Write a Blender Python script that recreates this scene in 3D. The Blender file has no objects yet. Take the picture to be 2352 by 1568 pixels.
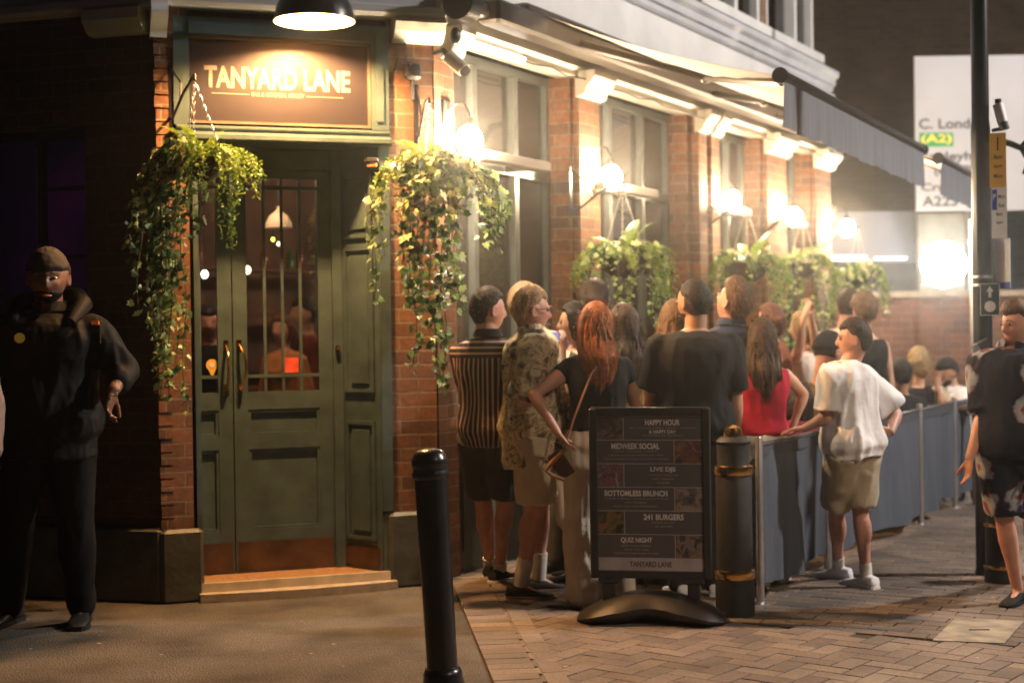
import bpy, math, random
import numpy as np
from mathutils import Vector, Matrix, noise as mnoise
R = math.radians
rnd = random.Random(7)
scn = bpy.context.scene
COL = scn.collection
# ------------------------------------------------------------------ camera
CAM_H = 1.55; F = 3400.0; CX, CY = 1176.0, 784.0
PITCH, ROLL = -0.404, -0.8
camd = bpy.data.cameras.new('camera'); cam = bpy.data.objects.new('camera', camd); COL.objects.link(cam)
CROT = Matrix.Rotation(R(90+PITCH), 3, 'X') @ Matrix.Rotation(R(ROLL), 3, 'Z')
cam.matrix_world = Matrix.Translation((0, 0, CAM_H)) @ CROT.to_4x4()
camd.sensor_width = 36; camd.lens = F/2352*36; camd.clip_end = 200; camd.clip_start = .1
camd.dof.use_dof = True; camd.dof.focus_distance = 6.7; camd.dof.aperture_fstop = 1.8
scn.camera = cam
# ------------------------------------------------------------------ world, exposure
w = bpy.data.worlds.new('World'); scn.world = w; w.use_nodes = True
bgn = w.node_tree.nodes['Background']; bgn.inputs[0].default_value = (.45, .42, .5, 1); bgn.inputs[1].default_value = .012
scn.view_settings.view_transform = 'Standard'; scn.view_settings.look = 'None'
scn.view_settings.exposure = 0; scn.view_settings.gamma = 1
scn.cycles.use_denoising = True
scn.cycles.max_bounces = 6; scn.cycles.diffuse_bounces = 3; scn.cycles.glossy_bounces = 3
scn.cycles.transmission_bounces = 6; scn.cycles.transparent_max_bounces = 16
scn.cycles.sample_clamp_indirect = 4.0; scn.cycles.caustics_reflective = False; scn.cycles.caustics_refractive = False
scn.cycles.use_light_tree = True
# street lamp out of frame to the right (the white shirt and the fascia are lit from there)
def lamp(name, kind, loc, power, color, size=.05, target=None, spot=None, blend=.5, parent=None):
    d = bpy.data.lights.new(name, kind); d.energy = power; d.color = color
    if kind in ('POINT', 'SPOT'): d.shadow_soft_size = size
    if kind == 'SPOT': d.spot_size = R(spot or 90); d.spot_blend = blend
    o = bpy.data.objects.new(name, d); COL.objects.link(o); o.location = loc
    if target is not None: o.rotation_euler = (Vector(target)-Vector(loc)).to_track_quat('-Z', 'Y').to_euler()
    if parent is not None: o.parent = parent
    return o
lamp('street_lamp_light', 'POINT', (9.0, 9.0, 6.8), 4000, (1.0, .90, .82), .22)
lamp('added_front_spot', 'SPOT', (6.5, 1.0, 7.0), 1500, (1.0, .78, .56), .25, (3.3, 6.7, 0.0), 48, .8)  # added fill for the menu board and near paving, no known lamp

# ------------------------------------------------------------------ pixel <-> world (measurements taken from the photo)
def ray(px, py):
    return CROT @ Vector(((px-CX)/F, (CY-py)/F, -1))
def W(px, py, Y):
    r = ray(px, py); return Vector((0, 0, CAM_H)) + r*(Y/r.y)
def G(px, py, z=0.0):
    r = ray(px, py); return Vector((0, 0, CAM_H)) + r*((z-CAM_H)/r.z)

# ------------------------------------------------------------------ frames of the three facades: x along, y inward, z up
def frame(o, ang):
    return Matrix.Translation((o[0], o[1], 0)) @ Matrix.Rotation(ang, 4, 'Z')
C0 = Vector((-.463, 9.10)); AR = math.atan2(.8752, .4838)
AD = R(19.0); A0 = C0 - Vector((math.cos(AD), math.sin(AD)))*1.645
AL = R(-16.5)
FR = frame(C0, AR); FD = frame(A0, AD); FL = frame(A0, AL)
def onframe(fr, px, py, y=0.0):
    """where the sight line through a photo point meets the plane y=const of a frame -> frame coordinates"""
    inv = fr.inverted(); o = inv @ Vector((0, 0, CAM_H)); d = inv.to_3x3() @ ray(px, py)
    return o + d*((y-o.y)/d.y)

# ------------------------------------------------------------------ materials
MATS = {}
def nodes_of(name):
    m = bpy.data.materials.new(name); m.use_nodes = True; nt = m.node_tree
    return m, nt, nt.nodes['Principled BSDF'], nt.nodes.new, nt.links.new
def ramp(nt, stops, interp='LINEAR'):
    n = nt.nodes.new('ShaderNodeValToRGB'); cr = n.color_ramp; cr.interpolation = interp
    cr.elements[0].position = stops[0][0]; cr.elements[-1].position = stops[-1][0]
    for p, c in stops[1:-1]: cr.elements.new(p).color = (*c, 1)
    cr.elements[0].color = (*stops[0][1], 1); cr.elements[-1].color = (*stops[-1][1], 1)
    return n
def paint(name, col, rough=.5, metal=0, var=.15, scale=9, bump=.0, bscale=60, spec=.5, coat=0, sheen=0, stretch=None, sub=0, emis=None, estr=0):
    if name in MATS: return MATS[name]
    m, nt, b, N, L = nodes_of(name)
    tc = N('ShaderNodeTexCoord'); src = tc.outputs['Object']
    if stretch:
        mp = N('ShaderNodeMapping'); mp.inputs['Scale'].default_value = stretch; L(src, mp.inputs[0]); src = mp.outputs[0]
    ns = N('ShaderNodeTexNoise'); ns.inputs['Scale'].default_value = scale; ns.inputs['Detail'].default_value = 5; L(src, ns.inputs['Vector'])
    a = tuple(max(0, c*(1-var*1.6)) for c in col); c2 = tuple(min(1, c*(1+var*1.6)) for c in col)
    rp = ramp(nt, [(.25, a), (.75, c2)]); L(ns.outputs['Fac'], rp.inputs[0]); L(rp.outputs[0], b.inputs['Base Color'])
    b.inputs['Roughness'].default_value = rough; b.inputs['Metallic'].default_value = metal
    b.inputs['Specular IOR Level'].default_value = spec; b.inputs['Coat Weight'].default_value = coat
    b.inputs['Sheen Weight'].default_value = sheen
    if sub: b.inputs['Subsurface Weight'].default_value = sub; b.inputs['Subsurface Radius'].default_value = (.012, .005, .003); b.inputs['Subsurface Scale'].default_value = 1
    if bump:
        n2 = N('ShaderNodeTexNoise'); n2.inputs['Scale'].default_value = bscale; n2.inputs['Detail'].default_value = 4; L(src, n2.inputs['Vector'])
        bp = N('ShaderNodeBump'); bp.inputs['Strength'].default_value = bump; bp.inputs['Distance'].default_value = .01
        L(n2.outputs['Fac'], bp.inputs['Height']); L(bp.outputs[0], b.inputs['Normal'])
    if emis: b.inputs['Emission Color'].default_value = (*emis, 1); b.inputs['Emission Strength'].default_value = estr
    MATS[name] = m; return m
def emit(name, col, s):
    if name in MATS: return MATS[name]
    m, nt, b, N, L = nodes_of(name)
    b.inputs['Base Color'].default_value = (.8, .8, .8, 1); b.inputs['Emission Color'].default_value = (*col, 1); b.inputs['Emission Strength'].default_value = s
    MATS[name] = m; return m
def brick(name, c1, c2, mortar, bw=.235, rh=.085, rough=.85, wear=.25):
    m, nt, b, N, L = nodes_of(name)
    tc = N('ShaderNodeTexCoord'); sp = N('ShaderNodeSeparateXYZ'); L(tc.outputs['Object'], sp.inputs[0])
    ad = N('ShaderNodeMath'); ad.operation = 'ADD'; L(sp.outputs[0], ad.inputs[0]); L(sp.outputs[1], ad.inputs[1])
    # a little waviness so that the joints are not ruled
    nz = N('ShaderNodeTexNoise'); nz.inputs['Scale'].default_value = 9; nz.inputs['Detail'].default_value = 3; L(tc.outputs['Object'], nz.inputs['Vector'])
    wv = N('ShaderNodeMath'); wv.operation = 'MULTIPLY_ADD'; wv.inputs[1].default_value = .012; L(nz.outputs['Fac'], wv.inputs[0]); L(sp.outputs[2], wv.inputs[2])
    cb = N('ShaderNodeCombineXYZ'); L(ad.outputs[0], cb.inputs[0]); L(wv.outputs[0], cb.inputs[1])
    bt = N('ShaderNodeTexBrick'); L(cb.outputs[0], bt.inputs['Vector']); bt.inputs['Scale'].default_value = 1
    bt.inputs['Brick Width'].default_value = bw; bt.inputs['Row Height'].default_value = rh
    bt.inputs['Mortar Size'].default_value = .006; bt.inputs['Mortar Smooth'].default_value = .25; bt.inputs['Bias'].default_value = -.1
    bt.inputs['Color1'].default_value = (*c1, 1); bt.inputs['Color2'].default_value = (*c2, 1); bt.inputs['Mortar'].default_value = (*mortar, 1)
    n2 = N('ShaderNodeTexNoise'); n2.inputs['Scale'].default_value = 26; n2.inputs['Detail'].default_value = 8; n2.inputs['Roughness'].default_value = .7; L(tc.outputs['Object'], n2.inputs['Vector'])
    rp = ramp(nt, [(.3, (1-wear*1.6,)*3), (.72, (1+wear,)*3)]); L(n2.outputs['Fac'], rp.inputs[0])
    n3 = N('ShaderNodeTexNoise'); n3.inputs['Scale'].default_value = 1.7; n3.inputs['Detail'].default_value = 4; L(tc.outputs['Object'], n3.inputs['Vector'])
    rp3 = ramp(nt, [(.35, (.72, .70, .68)), (.65, (1.1, 1.08, 1.05))]); L(n3.outputs['Fac'], rp3.inputs[0])
    mx = N('ShaderNodeMixRGB'); mx.blend_type = 'MULTIPLY'; mx.inputs[0].default_value = 1; L(bt.outputs['Color'], mx.inputs[1]); L(rp.outputs[0], mx.inputs[2])
    m2 = N('ShaderNodeMixRGB'); m2.blend_type = 'MULTIPLY'; m2.inputs[0].default_value = 1; L(mx.outputs[0], m2.inputs[1]); L(rp3.outputs[0], m2.inputs[2])
    L(m2.outputs[0], b.inputs['Base Color']); b.inputs['Roughness'].default_value = rough
    inv = N('ShaderNodeMath'); inv.operation = 'MULTIPLY_ADD'; inv.inputs[1].default_value = -1; inv.inputs[2].default_value = 1; L(bt.outputs['Fac'], inv.inputs[0])
    hs = N('ShaderNodeMath'); hs.operation = 'MULTIPLY_ADD'; hs.inputs[1].default_value = .35; L(n2.outputs['Fac'], hs.inputs[0]); L(inv.outputs[0], hs.inputs[2])
    bp = N('ShaderNodeBump'); bp.inputs['Strength'].default_value = .8; bp.inputs['Distance'].default_value = .012; L(hs.outputs[0], bp.inputs['Height']); L(bp.outputs[0], b.inputs['Normal'])
    MATS[name] = m; return m
def glass(name, tint=(1, 1, 1), trans=.75, rough=.02, haze_film=0):
    m = bpy.data.materials.new(name); m.use_nodes = True; nt = m.node_tree; N = nt.nodes.new; L = nt.links.new
    nt.nodes.remove(nt.nodes['Principled BSDF']); out = nt.nodes['Material Output']
    t = N('ShaderNodeBsdfTransparent'); t.inputs[0].default_value = (tint[0]*trans, tint[1]*trans, tint[2]*trans, 1)
    g = N('ShaderNodeBsdfGlossy'); g.inputs[0].default_value = (1, 1, 1, 1); g.inputs['Roughness'].default_value = rough
    fr = N('ShaderNodeFresnel'); fr.inputs[0].default_value = 1.6
    ad = N('ShaderNodeMath'); ad.operation = 'ADD'; ad.inputs[1].default_value = .02; L(fr.outputs[0], ad.inputs[0])
    mx = N('ShaderNodeMixShader'); L(ad.outputs[0], mx.inputs[0]); L(t.outputs[0], mx.inputs[1]); L(g.outputs[0], mx.inputs[2]); L(mx.outputs[0], out.inputs[0])
    if haze_film:  # diffuse grey film stands in for lamp glow and haze on the panes
        df = N('ShaderNodeBsdfDiffuse'); df.inputs[0].default_value = (.7, .68, .64, 1); m2 = N('ShaderNodeMixShader'); m2.inputs[0].default_value = haze_film; L(mx.outputs[0], m2.inputs[1]); L(df.outputs[0], m2.inputs[2]); L(m2.outputs[0], out.inputs[0])
    MATS[name] = m; return m

# ------------------------------------------------------------------ mesh builder
def ring_axes(d):
    d = d.normalized(); a = Vector((0, 0, 1)) if abs(d.z) < .95 else Vector((1, 0, 0))
    u = d.cross(a).normalized(); return u, d.cross(u).normalized()
class MB:
    def __init__(s): s.v = []; s.f = []; s.mi = []; s.cur = 0
    def add(s, vs, fs):
        o = len(s.v); s.v += [tuple(v) for v in vs]; s.f += [tuple(i+o for i in f) for f in fs]; s.mi += [s.cur]*len(fs); return s
    def box(s, x0, x1, y0, y1, z0, z1):
        if x0 > x1: x0, x1 = x1, x0
        if y0 > y1: y0, y1 = y1, y0
        if z0 > z1: z0, z1 = z1, z0
        v = [(x, y, z) for z in (z0, z1) for y in (y0, y1) for x in (x0, x1)]
        return s.add(v, [(0, 2, 3, 1), (4, 5, 7, 6), (0, 1, 5, 4), (2, 6, 7, 3), (0, 4, 6, 2), (1, 3, 7, 5)])
    def obox(s, M, hx, hy, hz):
        v = [M @ Vector((x, y, z)) for z in (-hz, hz) for y in (-hy, hy) for x in (-hx, hx)]
        return s.add(v, [(0, 2, 3, 1), (4, 5, 7, 6), (0, 1, 5, 4), (2, 6, 7, 3), (0, 4, 6, 2), (1, 3, 7, 5)])
    def cbox(s, x0, x1, y0, y1, z0, z1, b=.008):
        """box with chamfered vertical and horizontal edges"""
        bm = [(x0, x1, y0, y1, z0, b), (x0, x1, y0, y1, z1, b)]
        vs = []; 
        for (zz, ins) in ((z0, b), (z0+b, 0), (z1-b, 0), (z1, b)):
            a0, a1, c0, c1 = x0+ins, x1-ins, y0+ins, y1-ins
            vs += [(a0+b, c0, zz), (a1-b, c0, zz), (a1, c0+b, zz), (a1, c1-b, zz), (a1-b, c1, zz), (a0+b, c1, zz), (a0, c1-b, zz), (a0, c0+b, zz)]
        fs = []
        for k in range(3):
            for i in range(8): j = (i+1) % 8; fs.append((k*8+i, k*8+j, k*8+8+j, k*8+8+i))
        fs.append(tuple(range(7, -1, -1))); fs.append(tuple(range(24, 32)))
        return s.add(vs, fs)
    def prism(s, poly, axis, a, b):
        """poly: 2D points; axis 'x': (y,z) extruded along x; 'z': (x,y); 'y': (x,z)"""
        n = len(poly); f3 = {'x': lambda p, t: (t, p[0], p[1]), 'y': lambda p, t: (p[0], t, p[1]), 'z': lambda p, t: (p[0], p[1], t)}[axis]
        vs = [f3(p, a) for p in poly]+[f3(p, b) for p in poly]
        ar = sum(poly[i][0]*poly[(i+1) % n][1]-poly[(i+1) % n][0]*poly[i][1] for i in range(n))
        flip = (ar > 0) ^ (b < a) ^ (axis == 'y')
        bot = tuple(range(n)); top = tuple(range(n, 2*n)); fs = []
        sides = [(i, (i+1) % n, n+(i+1) % n, n+i) for i in range(n)]
        if flip: fs = [bot[::-1], top]+sides
        else: fs = [bot, top[::-1]]+[q[::-1] for q in sides]
        return s.add(vs, fs)
    def tube(s, pts, r, seg=10, caps=True):
        pts = [Vector(p) for p in pts]; rs = r if isinstance(r, (list, tuple)) else [r]*len(pts); vs = []
        u = None
        for i, p in enumerate(pts):
            d = (pts[min(i+1, len(pts)-1)]-pts[max(i-1, 0)])
            if d.length < 1e-9: d = Vector((0, 0, 1))
            d.normalize()
            if u is None: u, v = ring_axes(d)
            else:
                u = (u-d*u.dot(d)); u = u.normalized() if u.length > 1e-6 else ring_axes(d)[0]
                v = d.cross(u)
            vs += [p+u*math.cos(2*math.pi*k/seg)*rs[i]+v*math.sin(2*math.pi*k/seg)*rs[i] for k in range(seg)]
        fs = []
        for i in range(len(pts)-1):
            for k in range(seg): j = (k+1) % seg; fs.append((i*seg+k, i*seg+j, (i+1)*seg+j, (i+1)*seg+k))
        if caps: fs.append(tuple(range(seg-1, -1, -1))); fs.append(tuple(range((len(pts)-1)*seg, len(pts)*seg)))
        return s.add(vs, fs)
    def lathe(s, prof, c=(0, 0, 0), seg=32, M=None, a0=0, a1=2*math.pi):
        vs = []; c = Vector(c)
        for r_, z in prof:
            for k in range(seg):
                a = a0+(a1-a0)*k/seg; p = Vector((r_*math.cos(a), r_*math.sin(a), z))
                vs.append((M @ p if M else p)+c)
        fs = []
        for i in range(len(prof)-1):
            for k in range(seg): j = (k+1) % seg; fs.append((i*seg+k, i*seg+j, (i+1)*seg+j, (i+1)*seg+k))
        if prof[0][0] > 1e-6: fs.append(tuple(range(seg-1, -1, -1)))
        if prof[-1][0] > 1e-6: fs.append(tuple(range((len(prof)-1)*seg, len(prof)*seg)))
        return s.add(vs, fs)
    def loft(s, rings, caps=True):
        """rings: lists of equally many points"""
        n = len(rings[0]); vs = [p for r_ in rings for p in r_]; fs = []
        for i in range(len(rings)-1):
            for k in range(n): j = (k+1) % n; fs.append((i*n+k, i*n+j, (i+1)*n+j, (i+1)*n+k))
        if caps: fs.append(tuple(range(n-1, -1, -1))); fs.append(tuple(range((len(rings)-1)*n, len(rings)*n)))
        return s.add(vs, fs)
    def ell(s, c, rx, ry, rz, seg=16, rings=10, M=None):
        vs = []; fs = []; c = Vector(c)
        for i in range(rings+1):
            t = math.pi*i/rings
            for k in range(seg):
                a = 2*math.pi*k/seg; p = Vector((rx*math.sin(t)*math.cos(a), ry*math.sin(t)*math.sin(a), -rz*math.cos(t)))
                vs.append((M @ p if M else p)+c)
        for i in range(rings):
            for k in range(seg): j = (k+1) % seg; fs.append((i*seg+k, i*seg+j, (i+1)*seg+j, (i+1)*seg+k))
        return s.add(vs, fs)
    def mesh(s, name='m'):
        me = bpy.data.meshes.new(name); me.from_pydata(s.v, [], s.f); me.update()
        if any(s.mi): me.polygons.foreach_set('material_index', s.mi)
        return me
    def build(s, name, mat, parent=None, M=None, smooth=False, merge=True):
        me = s.mesh(name)
        for m in (mat if isinstance(mat, (list, tuple)) else [mat]): me.materials.append(m)
        o = bpy.data.objects.new(name, me); COL.objects.link(o)
        if smooth:
            me.polygons.foreach_set('use_smooth', [True]*len(me.polygons))
            try: me.set_sharp_from_angle(angle=R(40))
            except Exception: pass
        place(o, parent, M); return o
def place(o, parent, M=None):
    """M: world matrix of the object (the mesh is in that frame); default = the parent's own frame"""
    if parent is not None:
        o.parent = parent
        if M is not None: o.matrix_local = parent_world(parent).inverted() @ M
    elif M is not None: o.matrix_world = M
def parent_world(p):
    m = p.matrix_local.copy() if p.parent else p.matrix_world.copy() if False else p.matrix_basis.copy()
    if p.parent: m = parent_world(p.parent) @ p.matrix_basis
    return m
def tag(o, label=None, cat=None, group=None, kind=None):
    if label: o['label'] = label
    if cat: o['category'] = cat
    if group: o['group'] = group
    if kind: o['kind'] = kind
    return o
def empty(name, M, label, cat, group=None):
    o = bpy.data.objects.new(name, None); COL.objects.link(o); o.empty_display_size = .1
    if isinstance(M, Matrix): o.matrix_basis = M
    else: o.location = M
    return tag(o, label, cat, group)
def copy_tree(o, parent=None):
    c = o.copy(); COL.objects.link(c); c.parent = parent
    for ch in list(o.children): copy_tree(ch, c)
    return c
def text(name, s, parent, M, cx, cz, wid, hgt, mat, y=-.004, ext=.001, off=.012, face=None):
    """writing standing on a frame's front (frame x along, z up), fitted to wid x hgt"""
    cu = bpy.data.curves.new(name, 'FONT'); cu.body = s; cu.align_x = 'CENTER'; cu.size = 1; cu.offset = off; cu.extrude = 0; cu.resolution_u = 3
    o = bpy.data.objects.new(name, cu); COL.objects.link(o)
    dg = bpy.context.evaluated_depsgraph_get(); me = bpy.data.meshes.new_from_object(o.evaluated_get(dg))
    bpy.data.objects.remove(o); bpy.data.curves.remove(cu)
    n = len(me.vertices); a = np.zeros(n*3); me.vertices.foreach_get('co', a); a = a.reshape(-1, 3)
    lo, hi = a.min(0), a.max(0); sx = wid/(hi[0]-lo[0]); sz = hgt/(hi[1]-lo[1])
    b = np.zeros_like(a); b[:, 0] = (a[:, 0]-(lo[0]+hi[0])/2)*sx+cx; b[:, 2] = (a[:, 1]-(lo[1]+hi[1])/2)*sz+cz; b[:, 1] = y
    me.vertices.foreach_set('co', b.ravel()); me.update()
    me.materials.append(mat); ob = bpy.data.objects.new(name, me); COL.objects.link(ob); place(ob, parent, M); return ob
# ================================================================== THE SETTING
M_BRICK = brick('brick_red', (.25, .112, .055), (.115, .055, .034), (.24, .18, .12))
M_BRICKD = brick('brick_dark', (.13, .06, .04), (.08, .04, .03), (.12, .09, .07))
M_BRICKF = brick('brick_gable', (.085, .056, .038), (.045, .032, .024), (.10, .08, .06))
M_BRICKG = brick('brick_garden', (.19, .082, .052), (.105, .052, .037), (.20, .155, .12))
M_GREEN = paint('green_gloss_paint', (.062, .096, .098), .40, var=.2, scale=7, bump=.15, bscale=34)
M_GREY = paint('grey_stucco', (.46, .47, .50), .7, var=.12, scale=2.5, bump=.15, bscale=30)
M_CREAM = paint('cream_paint', (.50, .46, .39), .55, var=.10, scale=3, bump=.1, bscale=30)
M_WHITE = paint('white_paint', (.68, .68, .67), .5, var=.08, scale=3)
M_PLINTH = paint('plinth_paint', (.075, .08, .07), .5, var=.25, scale=7, bump=.3, bscale=25)
M_BLACK = paint('black_paint', (.012, .012, .014), .28, var=.3, scale=14, bump=.06, bscale=90)
M_BLACKM = paint('black_matt', (.018, .018, .019), .55, var=.3, scale=14)
M_BRASS = paint('brass', (.62, .36, .12), .22, 1, var=.2, scale=16)
M_COPPER = paint('copper_plate', (.12, .068, .042), .45, .45, var=.35, scale=6, bump=.15, bscale=20)
M_STEEL = paint('polished_steel', (.70, .69, .70), .34, 1, var=.1, scale=10)
M_GLASS = glass('window_glass', (.9, .95, .95), .85, .02, .07)
M_GLASSD = glass('door_glass', (.9, .92, .9), .9)
# --- ground
def ground_mat():
    m, nt, b, N, L = nodes_of('asphalt')
    tc = N('ShaderNodeTexCoord'); n1 = N('ShaderNodeTexNoise'); n1.inputs['Scale'].default_value = 180; n1.inputs['Detail'].default_value = 3; L(tc.outputs['Object'], n1.inputs['Vector'])
    n2 = N('ShaderNodeTexNoise'); n2.inputs['Scale'].default_value = 2.2; n2.inputs['Detail'].default_value = 6; L(tc.outputs['Object'], n2.inputs['Vector'])
    v = N('ShaderNodeTexVoronoi'); v.inputs['Scale'].default_value = 90; L(tc.outputs['Object'], v.inputs['Vector'])
    r1 = ramp(nt, [(.35, (.060, .053, .045)), (.6, (.12, .105, .088)), (.74, (.28, .25, .21))]); L(n1.outputs['Fac'], r1.inputs[0])
    r2 = ramp(nt, [(.32, (.45, .45, .45)), (.5, (.9, .9, .9)), (.7, (1.2, 1.2, 1.2))]); L(n2.outputs['Fac'], r2.inputs[0])
    mx = N('ShaderNodeMixRGB'); mx.blend_type = 'MULTIPLY'; mx.inputs[0].default_value = 1; L(r1.outputs[0], mx.inputs[1]); L(r2.outputs[0], mx.inputs[2]); L(mx.outputs[0], b.inputs['Base Color'])
    gv = N('ShaderNodeTexVoronoi'); gv.inputs['Scale'].default_value = 3.1; L(tc.outputs['Object'], gv.inputs['Vector']); gr = ramp(nt, [(0, (.28,)*3), (.050, (.25,)*3), (.066, (0,)*3)]); L(gv.outputs['Distance'], gr.inputs[0])
    m3 = N('ShaderNodeMixRGB'); m3.inputs[2].default_value = (.05, .047, .045, 1); L(gr.outputs[0], m3.inputs[0]); L(mx.outputs[0], m3.inputs[1]); mpg = N('ShaderNodeMath'); mpg.operation = 'MULTIPLY'; mpg.inputs[1].default_value = 2.6; L(gr.outputs[0], mpg.inputs[0]); L(mpg.outputs[0], m3.inputs[0]); L(m3.outputs[0], b.inputs['Base Color'])
    b.inputs['Roughness'].default_value = .8; bp = N('ShaderNodeBump'); bp.inputs['Strength'].default_value = .9; bp.inputs['Distance'].default_value = .006; L(v.outputs['Distance'], bp.inputs['Height']); L(bp.outputs[0], b.inputs['Normal'])
    return m
M_ASPH = ground_mat()
def paver_mat(name, cols, hue=(1, 1, 1)):
    m, nt, b, N, L = nodes_of(name)
    g = N('ShaderNodeNewGeometry'); rp = ramp(nt, [(i/(len(cols)-1), c) for i, c in enumerate(cols)]); L(g.outputs['Random Per Island'], rp.inputs[0])
    tc = N('ShaderNodeTexCoord'); n1 = N('ShaderNodeTexNoise'); n1.inputs['Scale'].default_value = 60; n1.inputs['Detail'].default_value = 5; L(tc.outputs['Object'], n1.inputs['Vector'])
    n2 = N('ShaderNodeTexNoise'); n2.inputs['Scale'].default_value = 1.6; n2.inputs['Detail'].default_value = 5; L(tc.outputs['Object'], n2.inputs['Vector'])
    r1 = ramp(nt, [(.3, (.75,)*3), (.7, (1.15,)*3)]); L(n1.outputs['Fac'], r1.inputs[0]); r2 = ramp(nt, [(.35, (.6,)*3), (.65, (1.12,)*3)]); L(n2.outputs['Fac'], r2.inputs[0])
    mx = N('ShaderNodeMixRGB'); mx.blend_type = 'MULTIPLY'; mx.inputs[0].default_value = 1; L(rp.outputs[0], mx.inputs[1]); L(r1.outputs[0], mx.inputs[2])
    m2 = N('ShaderNodeMixRGB'); m2.blend_type = 'MULTIPLY'; m2.inputs[0].default_value = 1; L(mx.outputs[0], m2.inputs[1]); L(r2.outputs[0], m2.inputs[2]); L(m2.outputs[0], b.inputs['Base Color'])
    b.inputs['Roughness'].default_value = .75; bp = N('ShaderNodeBump'); bp.inputs['Strength'].default_value = .4; bp.inputs['Distance'].default_value = .004; L(n1.outputs['Fac'], bp.inputs['Height']); L(bp.outputs[0], b.inputs['Normal'])
    return m
M_PAVE = paver_mat('herringbone_brick', [(.19, .148, .115), (.24, .185, .145), (.15, .12, .10), (.28, .225, .175), (.17, .13, .115)])
M_PAVE2 = paver_mat('brown_brick_paver', [(.15, .115, .095), (.19, .145, .115), (.12, .10, .088), (.21, .165, .13)])
M_SAND = paint('jointing_sand', (.06, .048, .038), .95, var=.2, scale=40)
b_ = MB(); b_.add([(-60, -25, 0), (60, -25, 0), (60, 70, 0), (-60, 70, 0)], [(0, 1, 2, 3)])
tag(b_.build('ground', M_SAND), kind='structure')
# line between asphalt and brick paving
e0, e1 = G(1040, 1352), G(1128, 1568); ed = (e1-e0).normalized(); en = Vector((-ed.y, ed.x, 0))   # en points to the +x side when ed points to camera
if en.x < 0: en = -en
pA = e0-ed*.35; pB = e1+ed*6
b_ = MB(); b_.add([(-14, -12, .004), (pB.x, pB.y, .004), (pA.x, pA.y, .004), (-.6, 9.6, .004), (-3, 9.0, .004), (-14, 12.2, .004)], [(0, 1, 2, 3, 4, 5)])
tag(b_.build('asphalt_pavement', M_ASPH), kind='structure')
def paver(mb, c, hx, hy, ang, z=.004, h=.006, g=.0035):
    dz = rnd.uniform(-.0012, .0015); ca, sa = math.cos(ang), math.sin(ang); vs = []
    tl = (rnd.uniform(-.006, .006), rnd.uniform(-.006, .006))
    for (zz, ins) in ((0.0, g), (z+h, g), (z+h+.002, g+.003)):
        for sx, sy in ((-1, -1), (1, -1), (1, 1), (-1, 1)):
            x, y = sx*(hx-ins), sy*(hy-ins); vs.append((c[0]+x*ca-y*sa, c[1]+x*sa+y*ca, zz if zz == 0 else zz+dz+x*tl[0]+y*tl[1]))
    mb.add(vs, [(0, 1, 5, 4), (1, 2, 6, 5), (2, 3, 7, 6), (3, 0, 4, 7), (4, 5, 9, 8), (5, 6, 10, 9), (6, 7, 11, 10), (7, 4, 8, 11), (8, 9, 10, 11)])
iFR = FR.inverted()
def side(p): return (Vector((p[0], p[1], 0))-e0).dot(en)      # >0: on the paving side of the line
U = .108; mb = MB()
ang = R(52)
for i in range(-90, 90):
    for j in range(-90, 90):
        c = (i-j) % 4
        if c == 0: ctr, hx, hy = (i+1, j+.5), U, U/2
        elif c == 3: ctr, hx, hy = (i+.5, j+1), U/2, U
        else: continue
        x, y = ctr[0]*U, ctr[1]*U; X = 1.2+x*math.cos(ang)-y*math.sin(ang); Y = 6.6+x*math.sin(ang)+y*math.cos(ang)
        if Y < 4.2 or Y > 9.3 or side((X, Y)) < .25: continue
        fr = iFR @ Vector((X, Y, 0))
        if fr.x > -.42 or X > 4.6: continue
        paver(mb, (X, Y), hx, hy, ang)
tag(mb.build('herringbone_paving', M_PAVE), kind='structure')
mb = MB(); la = math.atan2(ed.y, ed.x)                         # border course along the asphalt
for k in range(-4, 48):
    p = e0+ed*(k*.108)+en*.115; paver(mb, (p.x, p.y), .054, .11, la, .006)
    p2 = e0+ed*(k*.108+.054)+en*.29
    if k % 2 == 0: paver(mb, (p2.x, p2.y), .108, .054, la, .006)
tag(mb.build('border_course', M_PAVE), kind='structure')
mb = MB()                                                      # straight brown paving behind, laid along the facade
s = -.34; row = 0
while s < 15:
    q = -.3+(row % 2)*.108
    while q < 9.5:
        P_ = FR @ Vector((s, -q, 0)); fb = (side(P_) > .05)
        if P_.y < 19 and fb and P_.x < 9: paver(mb, (P_.x, P_.y), .054, .108, AR, h=.005)
        q += .216
    s += .108; row += 1
tag(mb.build('brown_paving', M_PAVE2), kind='structure')
mb = MB(); c1, c2, c3, c4 = G(2142, 1477), G(2306, 1484), G(2352, 1432), G(2195, 1425)
mb.add([c+Vector((0, 0, .017)) for c in (c1, c2, c3, c4)]+[Vector((c.x, c.y, .001)) for c in (c1, c2, c3, c4)], [(0, 1, 2, 3), (4, 5, 1, 0), (5, 6, 2, 1), (6, 7, 3, 2), (7, 4, 0, 3)])
mc = empty('manhole_cover', (c1+c3)/2*1.0, 'pale square concrete access cover set in the brick paving', 'manhole cover'); mc.location.z = 0
mb.build('slab', paint('pale_concrete', (.27, .24, .19), .85, var=.3, scale=9, bump=.3), mc, Matrix.Identity(4))
mb = MB(); cc = (c1+c2+c3+c4)/4
mb.obox(Matrix.Translation((cc.x, cc.y, .019)) @ Matrix.Rotation(la+1.4, 4, 'Z'), .05, .006, .002)
mb.build('lifting_slot', M_BLACKM, mc, Matrix.Identity(4))

# ================================================================== PUB BUILDING
pub = empty('pub_building', (C0.x, C0.y, 0), 'red brick corner pub with green double doors and a grey fascia', 'building')
def part(mb, name, mat, M, smooth=False, parent=None): return mb.build(name, mat, parent or pub, M, smooth)
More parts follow.
